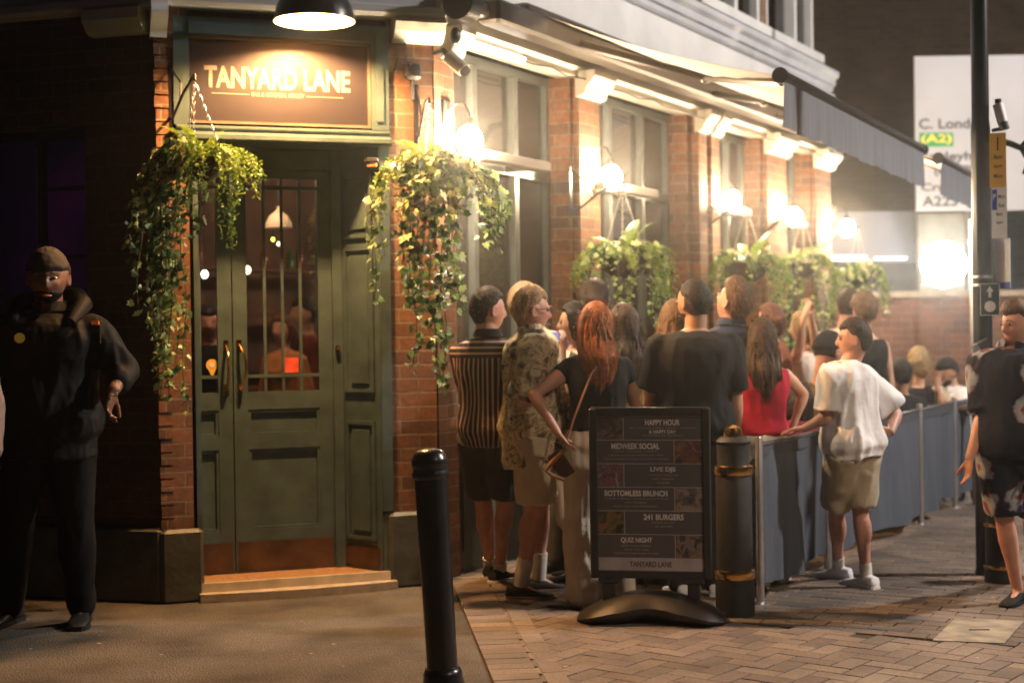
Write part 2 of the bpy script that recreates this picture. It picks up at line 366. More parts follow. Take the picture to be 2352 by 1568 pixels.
# ---- door facade (frame FD: x 0..1.645)
xs = lambda px, py=900, y=0: onframe(FD, px, py, y).x
zs = lambda px, py, y=0: onframe(FD, px, py, y).z
PL = xs(449, 900); PRr = xs(897, 800)                          # inner edges of the two brick pillars
ZT = 3.45
b = MB(); b.box(0, PL-.02, .0, .40, .0, ZT)
for k in range(40):                                             # toothed, weathered quoin edge of the left pillar
    z0 = .42+k*.0765
    if z0 > 3.35: break
    b.box(-.02-rnd.uniform(0, .014), .05, -.006-rnd.uniform(0, .008), .06, z0, z0+.066)
part(b, 'left_pillar', M_BRICK, FD)
b = MB(); b.box(PRr, 1.640, .0, .45, .0, ZT); part(b, 'right_pillar', M_BRICK, FD)
b = MB(); b.cbox(-.035, PL+.03, -.05, .02, 0, .43, .02); part(b, 'pillar_plinth', M_PLINTH, FD)
b = MB(); b.cbox(PRr-.035, 1.675, -.05, .02, 0, .46, .02); part(b, 'pillar_plinth', M_PLINTH, FD)
b = MB(); b.cbox(PRr-.06, PRr+.0, -.02, .36, 0, .47, .015); part(b, 'reveal_plinth', M_GREEN, FD)
# step and mat
YD = .30
zst = .115
b = MB(); pts = [(PL-.02, -.10)]+[(PL+(PRr-PL)*i/12, -.10-.05*math.sin(math.pi*i/12)) for i in range(13)]+[(PRr+.0, -.09), (PRr, YD+.2), (PL-.02, YD+.2)]
b.prism(pts[1:], 'z', .0, .055); part(b, 'door_step', paint('worn_stone', (.42, .35, .27), .75, var=.2, scale=12, bump=.3), FD)
b = MB(); b.box(PL+.01, PRr-.03, -.02, YD+.18, .055, .10); part(b, 'door_sill', paint('sill_tile', (.40, .24, .13), .7, var=.25, scale=30, bump=.3), FD)
b = MB(); b.box(PL+.01, PRr-.03, -.045, -.02, .055, .108); part(b, 'sill_nosing', paint('nosing', (.62, .55, .42), .5, var=.15), FD)
# door frame and leaves at y=YD
xd = lambda px, py=1100: onframe(FD, px, py, YD).x
zd = lambda px, py: onframe(FD, px, py, YD).z
xJ = xd(539); xRt = xd(768); xLf = xJ-(xRt-xJ)*.98
ZL = zd(650, 392); ZB = .10
def leaf(x0, x1, flip):
    """one door leaf: x0 hinge side..x1 meeting side independent of flip"""
    root = part(MB().box(x0, x0+.001, YD+.02, YD+.021, ZB, ZB+.001), 'door', M_GREEN, FD)   # replaced below
    bpy.data.objects.remove(root)
    st = .085; lo, hi = min(x0, x1), max(x0, x1)
    zr = [ZB, ZB+.20, ZB+.285, zd(650, 1040)-.0, zd(650, 990), zd(650, 940)-.03, zd(650, 905), ZL-.06, ZL]
    m = MB()
    m.box(lo, lo+st, YD, YD+.045, ZB, ZL); m.box(hi-st, hi, YD, YD+.045, ZB, ZL)
    z1 = zd(650, 1028); z2 = zd(650, 998); z3 = zd(650, 938); z4 = zd(650, 898)
    for a, c in ((ZB, ZB+.26), (z1, z2), (z3, z4), (ZL-.05, ZL)): m.box(lo+st, hi-st, YD+.001, YD+.044, a, c)
    m.box(lo+st, hi-st, YD+.022, YD+.03, ZB+.26, z1); m.box(lo+st, hi-st, YD+.022, YD+.03, z2, z3)
    for (a, c) in ((ZB+.26, z1), (z2, z3)):                      # panel mouldings
        for (u0, u1, v0, v1) in ((lo+st, hi-st, a, a+.018), (lo+st, hi-st, c-.018, c), (lo+st, lo+st+.018, a+.018, c-.018), (hi-st-.018, hi-st, a+.018, c-.018)):
            m.box(u0, u1, YD+.006, YD+.024, v0, v1)
    d = m.build('door', M_GREEN, pub, FD)
    g = MB(); g.box(lo+st, hi-st, YD+.024, YD+.028, z4, ZL-.05); g.build('door_glass', M_GLASSD, d, FD)
    t = MB(); zt = zd(650, 432); zb = zd(650, 862)
    t.box(lo+st, hi-st, YD+.004, YD+.022, zt-.012, zt+.012); t.box(lo+st, hi-st, YD+.004, YD+.022, zb-.01, zb+.01)
    for q in (.25, .5, .75):
        xx = lo+st+(hi-lo-2*st)*q
        for a, c in ((z4, zb-.01), (zb+.01, zt-.012), (zt+.012, ZL-.05)): t.box(xx-.009, xx+.009, YD+.006, YD+.02, a, c)
    t.build('glazing_bars', M_GREEN, d, FD)
    k = MB(); k.box(lo+.012, hi-.012, YD-.004, YD-.0005, ZB+.012, ZB+.19); k.build('kick_plate', M_COPPER, d, FD)
    h = MB(); hx = x1+(-.035 if x1 > x0 else .035); za, zc = zd(540, 893), zd(540, 792); zm = (za+zc)/2
    pts = [(hx, YD-.02-.045*math.sin(math.pi*i/10)**.6, za+(zc-za)*i/10) for i in range(11)]
    bow = 1 if x1 < x0 else .15
    pts = [(hx+.03*bow*math.sin(math.pi*i/10), YD-.012-.05*math.sin(math.pi*i/10)**.5, za+(zc-za)*i/10) for i in range(11)]
    h.tube(pts, .0095, 8); h.box(hx-.014, hx+.014, YD-.006, YD-.0005, za-.03, za+.03); h.box(hx-.014, hx+.014, YD-.006, YD-.0005, zc-.03, zc+.03)
    h.build('door_handle', M_BRASS, d, FD, True)
    return d
dL_ = leaf(xLf, xJ-.004, 0); dR_ = leaf(xRt-.0, xJ+.004, 1)
# stickers on the glass
b = MB(); cx_, cz_ = xd(492), zd(492, 838); b.prism([(cx_+.036*math.cos(a*math.pi/10), cz_+.036*math.sin(a*math.pi/10)) for a in range(-3, 14)]+[(cx_, cz_-.078)], 'y', YD+.018, YD+.021)
b.build('round_sticker', paint('yellow_sticker', (.75, .48, .10), .5, var=.05), dL_, FD)
b = MB(); b.prism([(cx_+.016*math.cos(a*math.pi/8), cz_+.016*math.sin(a*math.pi/8)) for a in range(16)], 'y', YD+.016, YD+.0175); b.build('sticker_emblem', paint('sticker_pale', (.8, .75, .6), .5), dL_, FD)
b = MB(); cx_, cz_ = xd(675), zd(675, 838); b.box(cx_-.043, cx_+.043, YD+.018, YD+.021, cz_-.045, cz_+.045)
b.build('square_sticker', paint('red_sticker', (.85, .10, .05), .5, var=.25, scale=18), dR_, FD)
b = MB(); cx_, cz_ = xd(447), zd(447, 850); b.box(cx_-.03, cx_+.014, YD+.018, YD+.021, cz_-.07, cz_+.05); b.build('paper_notice', paint('notice_paper', (.35, .32, .33), .7), dL_, FD)
b = MB(); b.box(xRt, xRt+.06, YD-.03, YD+.06, ZB, ZL+.12); b.box(xLf-.06, xLf, YD-.03, YD+.06, ZB, ZL+.12); b.box(xLf, xRt, YD-.01, YD+.06, ZL+.002, ZL+.12)
part(b, 'door_frame', M_GREEN, FD)
# panelled reveal on the right (splayed), frame from (xRt+.06, YD) to (PRr, 0.0)
Zh = zs(700, 330)
ra = Vector((xRt+.055, YD, 0)); rb = Vector((PRr-.065, .0, 0)); rl = (rb-ra).length; rang = math.atan2(rb.y-ra.y, rb.x-ra.x)
FV = FD @ Matrix.Translation(ra) @ Matrix.Rotation(rang, 4, 'Z')
m = MB(); m.box(0, rl, 0, .04, .10, Zh)
inv_ = FV.inverted()
zv = lambda px, py: onframe(FV, px, py, 0).z
def panel(m, x0, x1, z0, z1):
    for (u0, u1, v0, v1) in ((x0, x1, z0, z0+.022), (x0, x1, z1-.022, z1), (x0, x0+.022, z0+.022, z1-.022), (x1-.022, x1, z0+.022, z1-.022)): m.box(u0, u1, -.016, 0.001, v0, v1)
    m.cbox(x0+.05, x1-.05, -.012, .002, z0+.05, z1-.05, .006)
for (ya, yb) in ((400, 548), (568, 900), (965, 1235)): panel(m, .045, rl-.045, zv(812, yb), zv(812, ya))
part(m, 'reveal_panel', M_GREEN, FV)
b = MB(); b.box(.02, rl-.03, -.006, .0, .125, zv(812, 1250)); part(b, 'reveal_kick_plate', M_COPPER, FV)
b = MB(); b.box(PRr-.065, PRr-.002, -.03, .04, .47, Zh); part(b, 'right_architrave', M_GREEN, FD)
b = MB(); b.box(PL+.001, PL+.03, .0, YD, .1, Zh); part(b, 'left_architrave', M_GREEN, FD)
b = MB(); b.lathe([(0, -.02), (.014, -.015), (.016, 0), (.014, .012), (0, .016)], (0, 0, 0), 12, Matrix.Rotation(R(90), 3, 'X'))
part(b, 'door_catch', M_BRASS, FD @ Matrix.Translation((onframe(FD, 775, 797, YD-.04).x, YD-.05, zd(775, 797))), True)
# soffit over the recess, lintel mouldings, panel above
b = MB(); b.box(PL, PRr, .05, YD+.3, Zh, Zh+.03); part(b, 'recess_soffit', M_GREEN, FD)
b = MB(); b.box(PL, PRr, YD-.03, YD+.05, ZL+.12, Zh); part(b, 'overdoor_panel', M_GREEN, FD)
zA, zB_, zC = zs(700, 333), zs(700, 312), zs(700, 296)
b = MB(); prof = [(.05, zA), (-.075, zA), (-.085, zA+.012), (-.085, zA+.035), (-.05, zA+.05), (-.04, zB_+.005), (-.055, zB_+.02), (-.055, zC-.012), (-.02, zC), (.05, zC)]
b.prism(prof, 'x', PL-.09, PRr+.005); part(b, 'lintel_moulding', M_GREEN, FD)
zS = zs(640, 92)
b = MB(); xsL, xsR = xs(436, 200), xs(848, 200)
b.box(xsR+.004, PRr+.004, -.035, .05, zC, ZT-.05); b.box(xsR+.035, PRr-.03, -.048, -.033, zC+.05, ZT-.1); b.box(PL-.10, xsL-.004, -.02, .05, zC, ZT-.05)
b.box(xsL-.004, xsR+.004, -.03, .05, zS+.006, ZT-.05); b.box(xsL-.004, xsR+.004, -.055, -.03, zS+.006, zS+.035)
part(b, 'sign_surround', M_GREEN, FD)
# wall above (behind fascia)
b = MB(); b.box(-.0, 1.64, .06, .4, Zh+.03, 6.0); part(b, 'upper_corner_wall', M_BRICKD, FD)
# fascia / cornice over the door and the left wall
ZF = zs(600, 38)
def cornice(x0, x1, z): return [(.05, z), (-.10, z), (-.12, z+.02), (-.12, z+.06), (-.09, z+.075), (-.09, z+.55), (-.16, z+.60), (-.24, z+.64), (-.24, z+.74), (.05, z+.78)]
b = MB(); b.prism(cornice(0, 0, ZT), 'x', -.03, 1.70); part(b, 'door_fascia', M_GREY, FD)
b = MB(); b.prism(cornice(0, 0, ZT-.02), 'x', -6, .03); part(b, 'left_fascia', M_GREY, FL)
# scrolled white console bracket at the left corner and blocks
def scroll(n=22):
    pr = []
    for i in range(n): a = i/(n-1); pr.append((-.16+.12*a**1.4+.022*math.sin(a*9), ZT+.06-.24*a))
    return pr
b = MB(); b.prism([(.02, ZT+.06)]+scroll()+[(.02, ZT-.18)], 'x', -.05, .045); part(b, 'console_bracket', M_WHITE, FD)
b = MB(); zq = ZT-.02; b.prism([(.0, zq), (-.14, zq), (-.135, zq-.06), (-.09, zq-.12), (-.05, zq-.135), (.0, zq-.135)], 'x', -.42, -.05); part(b, 'capital_block', M_GREY, FL)
b = MB(); zq = ZT; b.prism([(.0, zq), (-.12, zq), (-.13, zq-.03), (-.10, zq-.08), (-.06, zq-.12), (-.02, zq-.14), (.0, zq-.14)], 'x', PRr+.03, 1.70); part(b, 'capital_block', M_CREAM, FD)
# ---- left wall (frame FL: x<0)
b = MB(); xw0, xw1 = onframe(FL, -40, 500).x, onframe(FL, 198, 500).x; zw1, zw0 = onframe(FL, 190, 290).z, .9
b.box(-8, xw0, 0, .35, 0, ZT); b.box(xw1, -.012, 0, .35, 0, ZT); b.box(xw0, xw1, 0, .35, 0, zw0); b.box(xw0, xw1, 0, .35, zw1, ZT); b.box(-8, -.0, .061, .35, ZT, 6.0)
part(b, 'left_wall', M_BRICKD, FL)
b = MB(); b.cbox(-8, -.012, -.045, .01, 0, .44, .02); part(b, 'left_plinth', M_PLINTH, FL)
b = MB(); b.box(xw0, xw1, .12, .16, zw0, zw0+.05); b.box(xw0, xw1, .12, .16, zw1-.05, zw1); xm = onframe(FL, 95, 400, .12).x
b.box(xm-.014, xm+.014, .10, .16, zw0+.05, zw1-.05); b.box(xw1-.03, xw1, .12, .16, zw0+.05, zw1-.05)
for pz in (432, 590): z_ = onframe(FL, 150, pz, .12).z; b.box(xm+.014, xw1-.03, .12, .155, z_-.012, z_+.012)
wl = part(b, 'left_window', paint('dark_sash', (.02, .02, .022), .25), FL)
b = MB(); b.box(xm-.0165, xm-.0145, .096, .10, zw0+.1, zw1-.1); part(b, 'sash_reflection', paint('sash_reflection_paint', (.45, .45, .5), .3), FL, parent=wl)  # pale strip paints the reflection along the sash edge
b = MB(); b.box(xw0, xw1, .17, .175, zw0, zw1)
mm, nt, bs, N, L = nodes_of('purple_lit_blind'); tc = N('ShaderNodeTexCoord'); nz = N('ShaderNodeTexNoise'); nz.inputs['Scale'].default_value = .9; L(tc.outputs['Object'], nz.inputs['Vector'])
rp = ramp(nt, [(.50, (.0008, .0005, .003)), (.70, (.009, .0003, .010))]); L(nz.outputs['Fac'], rp.inputs[0]); L(rp.outputs[0], bs.inputs['Emission Color']); bs.inputs['Emission Strength'].default_value = .7; bs.inputs['Base Color'].default_value = (.02, .01, .03, 1)
part(b, 'lit_blind', mm, FL, parent=wl)

# ---- street facade (frame FR: x=s, y inward)
LEN = 8.15
def sR(px, y=0, py=500): return onframe(FR, px, py, y).x
OPEN = [(sR(1046), sR(1312)), (sR(1372), sR(1580)), (sR(1650), sR(1748)), (sR(1800), sR(1862))]
ZH = 3.38; ZSILL = .95
edges = [0.012]+[e for o in OPEN for e in o]+[LEN]
for i in range(0, len(edges), 2):
    a, c = edges[i], edges[i+1]
    b = MB(); b.box(a, c, 0, .28, 0, ZH)
    if i == 4 and c-a > .5: b.box(a+.12, a+.30, -.06, 0, .5, ZH); b.box(c-.30, c-.12, -.06, 0, .5, ZH)
    elif i > 0: b.box(a+.05, c-.05, -.05, 0, .5, ZH)
    part(b, 'brick_pier', M_BRICK, FR)
for k, (a, c) in enumerate(OPEN):
    b = MB(); b.box(a, c, .04, .28, 0, ZSILL); b.box(a+.1, c-.1, .03, .045, .15, ZSILL-.12); part(b, 'stall_riser', M_PLINTH, FR)
    b = MB(); b.box(a, c, -.05, .28, ZSILL, ZSILL+.06); sill = b
    yw = .20; ztr = 2.66; fr = MB()
    fr.box(a, a+.05, yw-.03, yw+.03, ZSILL+.06, ZH); fr.box(c-.05, c, yw-.03, yw+.03, ZSILL+.06, ZH); fr.box(a+.05, c-.05, yw-.03, yw+.03, ZH-.06, ZH); fr.box(a+.05, c-.05, yw-.03, yw+.03, ZSILL+.06, ZSILL+.12)
    fr.box(a+.05, c-.05, yw-.05, yw+.03, ztr-.035, ztr+.035)
    nm = 2 if c-a > 1.3 else 1
    for q in range(nm):
        xm_ = a+(c-a)*(.62 if nm == 1 else (.33 if q == 0 else .68))
        fr.box(xm_-.03, xm_+.03, yw-.04, yw+.03, ZSILL+.12, ztr-.035); fr.box(xm_-.03, xm_+.03, yw-.04, yw+.03, ztr+.035, ZH-.06)
    wo = part(fr, 'window', paint('window_frame_paint', (.11, .125, .125), .38, var=.12), FR)
    part(sill, 'sill', M_CREAM, FR, parent=wo)
    g = MB(); g.box(a+.05, c-.05, yw+.008, yw+.012, ZSILL+.12, ZH-.06); part(g, 'pane', M_GLASS, FR, parent=wo)
# entablature over the openings, capitals, fascia, cornice
b = MB(); b.prism([(.10, ZH), (-.06, ZH), (-.06, ZH+.04), (-.10, ZH+.06), (-.10, ZH+.15), (-.14, ZH+.18), (-.14, ZH+.22), (.10, ZH+.22)], 'x', -.06, LEN+.06); part(b, 'entablature', M_CREAM, FR)
for i in range(0, len(edges), 2):
    a, c = edges[i], edges[i+1]
    for (u0, u1) in (((a+.10, a+.32), (c-.32, c-.10)) if i == 4 else ((a+.03, c-.03),)):
        b = MB(); zq = ZH+.045; b.prism([(-.03, zq), (-.19, zq), (-.19, zq-.04), (-.16, zq-.08), (-.12, zq-.12), (-.10, zq-.17), (-.03, zq-.19)], 'x', u0, u1); part(b, 'capital', M_CREAM, FR)
b = MB(); b.box(-.06, LEN+.05, -.08, .10, ZH+.22, 4.08); part(b, 'fascia_panel', M_WHITE, FR)
b = MB(); z_ = 4.08; b.prism([(.1, z_), (-.10, z_), (-.12, z_+.02), (-.12, z_+.06), (-.15, z_+.07), (-.15, z_+.13), (-.19, z_+.16), (-.19, z_+.21), (.1, z_+.25)], 'x', -.1, LEN-.15); part(b, 'cornice', M_GREY, FR)
# upper storey
UW = [(1.0, 2.4, 1.7), (sR(1612, 0, 100)-.15, sR(1752, 0, 100), sR(1692, 0, 100)), (sR(1766, 0, 100), sR(1874, 0, 100), sR(1828, 0, 100))]
EU = 7.80; zu0, zu1 = 4.46, 6.2
b = MB(); xs_ = [0]+[v for w_ in UW for v in w_[:2]]+[EU]
for i in range(0, len(xs_), 2): b.box(xs_[i], xs_[i+1], .02, .3, 4.3, 7.5)
for (a, c, m_) in UW: b.box(a, c, .02, .3, 4.3, zu0); b.box(a, c, .02, .3, zu1, 7.5)
part(b, 'upper_wall', brick('brick_upper', (.26, .15, .09), (.17, .10, .065), (.22, .18, .13)), FR)
for (a, c, m_) in UW:
    b = MB(); b.box(a-.04, c+.04, -.08, .1, zu0-.09, zu0); b.box(a, a+.07, .03, .12, zu0, zu1); b.box(c-.07, c, .03, .12, zu0, zu1); b.box(m_-.04, m_+.04, .0, .12, zu0, zu1); b.box(a+.07, m_-.04, .04, .11, zu0, zu0+.07); b.box(m_+.04, c-.07, .04, .11, zu0, zu0+.07); b.box(a+.07, c-.07, .04, .11, zu1-.07, zu1)
    wo = part(b, 'upper_window', M_WHITE, FR); g = MB(); g.box(a+.07, c-.07, .10, .104, zu0+.07, zu1-.07); part(g, 'pane', M_GLASSD, FR, parent=wo)
# ---- inside of the pub, seen dimly through the glass
M_INW = paint('interior_wall', (.16, .085, .055), .7, var=.6, scale=1.6)
M_INC = paint('interior_ceiling', (.30, .25, .2), .8, var=.2, scale=2)
M_INF = paint('interior_floor', (.09, .05, .03), .5, var=.3, scale=5)
b = MB(); v = [FR @ Vector((8.0, .30, 0)), FR @ Vector((8.0, 4.2, 0)), FR @ Vector((-1.4, 4.6, 0)), FL @ Vector((-3.5, 3.0, 0)), FL @ Vector((-3.5, .37, 0))]
def wallq(b, p, q, z0=.02, z1=3.4): b.add([(p.x, p.y, z0), (q.x, q.y, z0), (q.x, q.y, z1), (p.x, p.y, z1)], [(0, 1, 2, 3)])
for i in range(4): wallq(b, v[i], v[i+1])
part(b, 'interior_wall', M_INW, Matrix.Identity(4))
fl = [v[0], v[1], v[2], v[3], v[4], FD @ Vector((.0, .45, 0)), FD @ Vector((1.5, .5, 0))]
b = MB(); b.add([(p.x, p.y, .035) for p in fl], [tuple(range(7))]); part(b, 'interior_floor', M_INF, Matrix.Identity(4))
b = MB(); b.add([(p.x, p.y, 3.38) for p in fl], [tuple(range(7))]); part(b, 'interior_ceiling', M_INC, Matrix.Identity(4))
b = MB(); b.box(-1.2, 4.5, 2.6, 3.2, .035, 1.12); part(b, 'bar_counter', paint('bar_wood', (.16, .06, .03), .35, var=.3, scale=4), FR)
b = MB()
for k in range(3): b.box(-1.0, 4.4, 3.9, 4.15, 1.3+k*.42, 1.33+k*.42)
part(b, 'back_shelf', paint('bar_wood', (.16, .06, .03)), FR)
for k in range(34):
    b = MB(); h_ = rnd.uniform(.2, .3); b.lathe([(.035, 0), (.036, h_*.6), (.014, h_*.8), (.013, h_), (0, h_)], (0, 0, 0), 10)
    o = part(b, 'bottle', paint('bottle_%d' % (k % 4), [(.05, .16, .05), (.32, .16, .03), (.3, .3, .28), (.3, .04, .03)][k % 4], .12), FR @ Matrix.Translation((rnd.uniform(-.9, 4.3), 4.0, 1.33+rnd.randrange(3)*.42)), True)
# ================================================================== THINGS ON THE BUILDING
I4 = Matrix.Identity(4)
def at(fr, x, y, z): return fr @ Matrix.Translation((x, y, z))
# ---- name board over the door
M_SIGN = paint('sign_board_paint', (.017, .014, .019), .42, var=.06, scale=3, bump=.05, bscale=12)
M_CREAMT = paint('sign_lettering', (.20, .18, .145), .5, var=.02)
zs0, zs1 = zs(640, 290), zs(640, 92)
sg = empty('name_board', at(FD, (xsL+xsR)/2, 0, zs0), 'plum brown name board with cream capital lettering above the green doors', 'sign')
b = MB(); b.box(xsL, xsR, -.012, .03, zs0, zs1); b.build('board', M_SIGN, sg, FD)
b = MB(); b.box(xsL-.001, xsR+.001, -.03, -.0125, zs0, zs0+.016); b.box(xsR-.014, xsR+.001, -.03, -.0125, zs0+.016, zs1-.016); b.box(xsL-.001, xsR+.001, -.03, -.0125, zs1-.016, zs1); b.build('beading', paint('sign_beading', (.12, .10, .075), .4), sg, FD)
zt1, zt0 = zs(635, 158), zs(635, 208)
text('lettering', 'TANYARD LANE', sg, FD, (xs(468, 190)+xs(803, 190))/2, (zt0+zt1)/2, xs(803, 190)-xs(468, 190), zt1-zt0, M_CREAMT, y=-.016, off=.035)
text('lettering', 'BAR & KITCHEN, BEXLEY', sg, FD, (xs(577, 220)+xs(698, 220))/2, zs(636, 221), xs(698, 220)-xs(577, 220), .030, M_CREAMT, y=-.016, off=.02)
b = MB(); zl_ = zs(636, 221)
b.box(xs(485, 216), xs(572, 218), -.0165, -.0145, zl_-.002, zl_+.003); b.box(xs(703, 222), xs(787, 224), -.0165, -.0145, zl_-.002, zl_+.003); b.build('rule', M_CREAMT, sg, FD)
# ---- dome lamp
lc = W(722, 50, 8.38)
dl = empty('dome_lamp', lc+Vector((0, 0, .3)), 'black dome lamp shining down on the name board', 'lamp')
rr = 186/2/F*8.38
ML = Matrix.Translation(lc)
prof = [(rr, 0), (rr*.985, .03), (rr*.93, .08), (rr*.8, .14), (rr*.58, .19), (rr*.32, .215), (.035, .225), (.03, .29), (0, .295)]
b = MB(); b.lathe(prof, (0, 0, 0), 48); b.f = [f for f in b.f if len(f) == 4]; b.build('lamp_shade', M_BLACK, dl, ML, True)
b = MB(); b.lathe([(r_*.985-.001, z_-.001) for r_, z_ in prof[:7]][::-1]+[(rr-.002, -.001), (rr+.003, -.002), (rr+.003, .003)], (0, 0, 0), 48); b.f = [f for f in b.f if len(f) == 4]; b.build('shade_lining', paint('cream_enamel', (.55, .42, .26), .45), dl, ML, True)
b = MB(); b.ell((0, 0, .115), .045, .045, .05, 24, 14); b.build('bulb', emit('dome_bulb', (1, .49, .175), 8400), dl, ML, True)
b = MB(); iv = FD.inverted() @ lc; b.tube([FD @ Vector(p) for p in ((iv.x, iv.y, iv.z+.29), (iv.x, iv.y+.02, iv.z+.42), (iv.x, iv.y+.1, iv.z+.5), (iv.x, iv.y+.2, iv.z+.5), (iv.x, -.1, iv.z+.46))], .014, 10); b.build('arm', M_BLACK, dl, I4, True)
# ---- wall lamps along the street side
bulbs = [(1078, 322), (1403, 408), (1680, 462), (1822, 498), (1945, 524)]
lamp_words = ['bare glowing bulb lamp above the first ivy basket by the corner', 'bare glowing bulb lamp between the first and second side windows', 'bare glowing bulb lamp on the twin pilaster in mid wall', 'bare glowing bulb lamp on the narrow pier past the twin pilaster', 'small bare bulb lamp at the far end of the pub wall']
BULB = []
for i, (px, py) in enumerate(bulbs):
    yb = -.17; q = onframe(FR, px, py, yb); BULB.append(q)
    wl_ = empty('wall_lamp', at(FR, q.x, 0, q.z), lamp_words[i], 'wall lamp', 'bulb lamps along the pub wall')
    e = [0.06, 1.95, 4.55, 6.15, 7.9][i]; sp = min(max(q.x-.08, 0), LEN)
    b = MB(); b.cbox(q.x-.04, q.x+.04, .0, .02, q.z+.06, q.z+.26, .006) if False else b.cbox(q.x-.05, q.x+.05, -.02, .0, q.z+.10, q.z+.26, .006)
    b.build('back_plate', M_BLACKM, wl_, FR)
    b = MB(); b.tube([(q.x, -.02, q.z+.2), (q.x, -.08, q.z+.235), (q.x, -.14, q.z+.22), (q.x, yb, q.z+.16), (q.x, yb, q.z+.08)], .009, 8); b.lathe([(.03, .07), (.034, .10), (.02, .14), (0, .145)], (q.x, yb, q.z), 14); b.build('arm', M_BLACKM, wl_, FR, True)
    b = MB(); b.ell((q.x, yb, q.z), .080, .080, .092, 20, 14); b.build('bulb', emit('warm_bulb', (1, .74, .46), 780), wl_, FR, True)
# strip light under the entablature near the corner
st_ = empty('strip_light', at(FR, .4, -.05, 3.15), 'white strip light glowing under the cream ledge by the corner', 'strip light')
b = MB(); b.box(.12, 1.05, -.085, -.062, ZH-.035, ZH+.005); b.build('diffuser', emit('strip_glow', (1, .93, .78), 7), st_, FR)
b = MB(); b.box(.10, 1.08, -.062, -.04, ZH-.04, ZH-.002); b.build('housing', M_STEEL, st_, FR)
# white casings added to stand for the transoms lit by each bulb
for i, (p0, p1, words) in enumerate([((1092, 352), (1252, 388), 'white bar added for the bulb lit transom of the first side window'), ((1378, 428), (1500, 444), 'white bar added for the bulb lit transom of the second side window'), ((1645, 476), (1716, 490), 'white bar added for the bulb lit transom of the third side window'), ((1795, 508), (1845, 518), 'white bar added for the bulb lit transom of the fourth side window')]):
    q0, q1 = onframe(FR, *p0, -.12), onframe(FR, *p1, -.12); zz = (q0.z+q1.z)/2
    h = empty('lit_transom_bar', at(FR, (q0.x+q1.x)/2, 0, zz), words, 'transom bar', 'bars standing for lit transoms at the side windows')
    b = MB(); b.cbox(q0.x, q1.x, -.17, -.09, zz-.035, zz+.035, .01); b.build('casing', M_WHITE, h, FR)
    [MB().box(x_, x_+.03, -.09, yw-.05, zz-.02, zz+.02).build('mount', M_BLACKM, h, FR) for x_ in (q0.x+.05, q1.x-.08)]
# small bits near the corner
def cyl_between(b, p, q, r, seg=16): b.tube([p, q], r, seg)
p = W(1005, 122, 8.9); q = W(1062, 150, 8.9)
sp_ = empty('spotlight', p, 'beige tubular spotlight angled down at the brick corner', 'spotlight')
b = MB(); b.tube([W(1030, 130, 8.85), W(1066, 162, 8.8)], .042, 18); b.build('body', M_CREAM, sp_, I4, True)
b = MB(); b.tube([W(1000, 122, 9.0), W(1018, 116, 8.9), W(1036, 134, 8.86)], .016, 8); b.tube([W(1066, 162, 8.8), W(1069, 165, 8.79)], .034, 16); b.build('bracket', M_BLACKM, sp_, I4, True)
cb = empty('cctv_camera', W(1045, 85, 8.9), 'small black camera housing under the cornice corner', 'camera')
b = MB(); b.ell(W(1046, 84, 8.88), .035, .05, .055, 16, 10); b.build('housing', M_BLACK, cb, I4, True)
b = MB(); b.tube([W(1046, 96, 8.88), W(1040, 116, 8.92)], .012, 8); b.build('bracket', M_STEEL, cb, I4, True)
jb = empty('junction_box', W(945, 166, 8.97), 'round black junction box with cables on the right brick pillar', 'junction box')
zj = zs(945, 166); xj = xs(945, 166)
b = MB(); b.cbox(xj-.05, xj+.05, -.06, 0, zj-.05, zj+.05, .012); b.lathe([(.04, 0), (.038, .02), (0, .024)], (xj, -.06, zj), 18, Matrix.Rotation(R(90), 3, 'X')); b.build('box', M_BLACKM, jb, FD, True)
b = MB(); b.tube([(xj-.03, -.02, zj+.05), (xj-.05, -.02, zj+.2), (xj-.02, -.03, zj+.30), (xj+.06, -.05, zj+.33)], .006, 6); b.tube([(xj-.0, -.02, zj-.05), (xj-.005, -.02, zj-.17)], .014, 8); b.build('cable', M_BLACKM, jb, FD, True)
al = empty('door_contact_light', at(FD, xd(852), .0, 2.5), 'small amber fitting on the reveal above the doors', 'fitting')
z_ = zs(850, 374, .02); x_ = xs(850, 374, .02)
b = MB(); b.cbox(x_-.04, x_+.03, -.07, .0, z_-.005, z_+.022, .005); b.build('housing', M_BLACKM, al, FD)
b = MB(); b.cbox(x_-.03, x_+.025, -.06, -.01, z_-.035, z_-.006, .006); b.build('lens', paint('amber_lens', (.6, .22, .08), .3), al, FD)

# ---- awnings
M_FAB = paint('awning_fabric', (.60, .53, .50), .85, var=.05, scale=3, stretch=(12, .4, .4))
def fabric_mat():
    m, nt, bb, N, L = nodes_of('striped_awning_fabric')
    tc = N('ShaderNodeTexCoord'); sp = N('ShaderNodeSeparateXYZ'); L(tc.outputs['Object'], sp.inputs[0])
    mu = N('ShaderNodeMath'); mu.operation = 'MULTIPLY'; mu.inputs[1].default_value = 5.0; L(sp.outputs[0], mu.inputs[0])
    fr = N('ShaderNodeMath'); fr.operation = 'FRACT'; L(mu.outputs[0], fr.inputs[0])
    rp = ramp(nt, [(0, (.60, .54, .50)), (.62, (.60, .54, .50)), (.66, (.42, .37, .36)), (.74, (.42, .37, .36)), (.78, (.60, .54, .50))]); L(fr.outputs[0], rp.inputs[0])
    L(rp.outputs[0], bb.inputs['Base Color']); bb.inputs['Roughness'].default_value = .85
    return m
M_FAB2 = fabric_mat()
M_VAL = paint('valance_fabric', (.11, .118, .14), .85, var=.12, scale=4, stretch=(10, 1, .3), bump=.1)
M_ALU = paint('awning_frame', (.055, .043, .035), .4, .3, var=.1, scale=5)
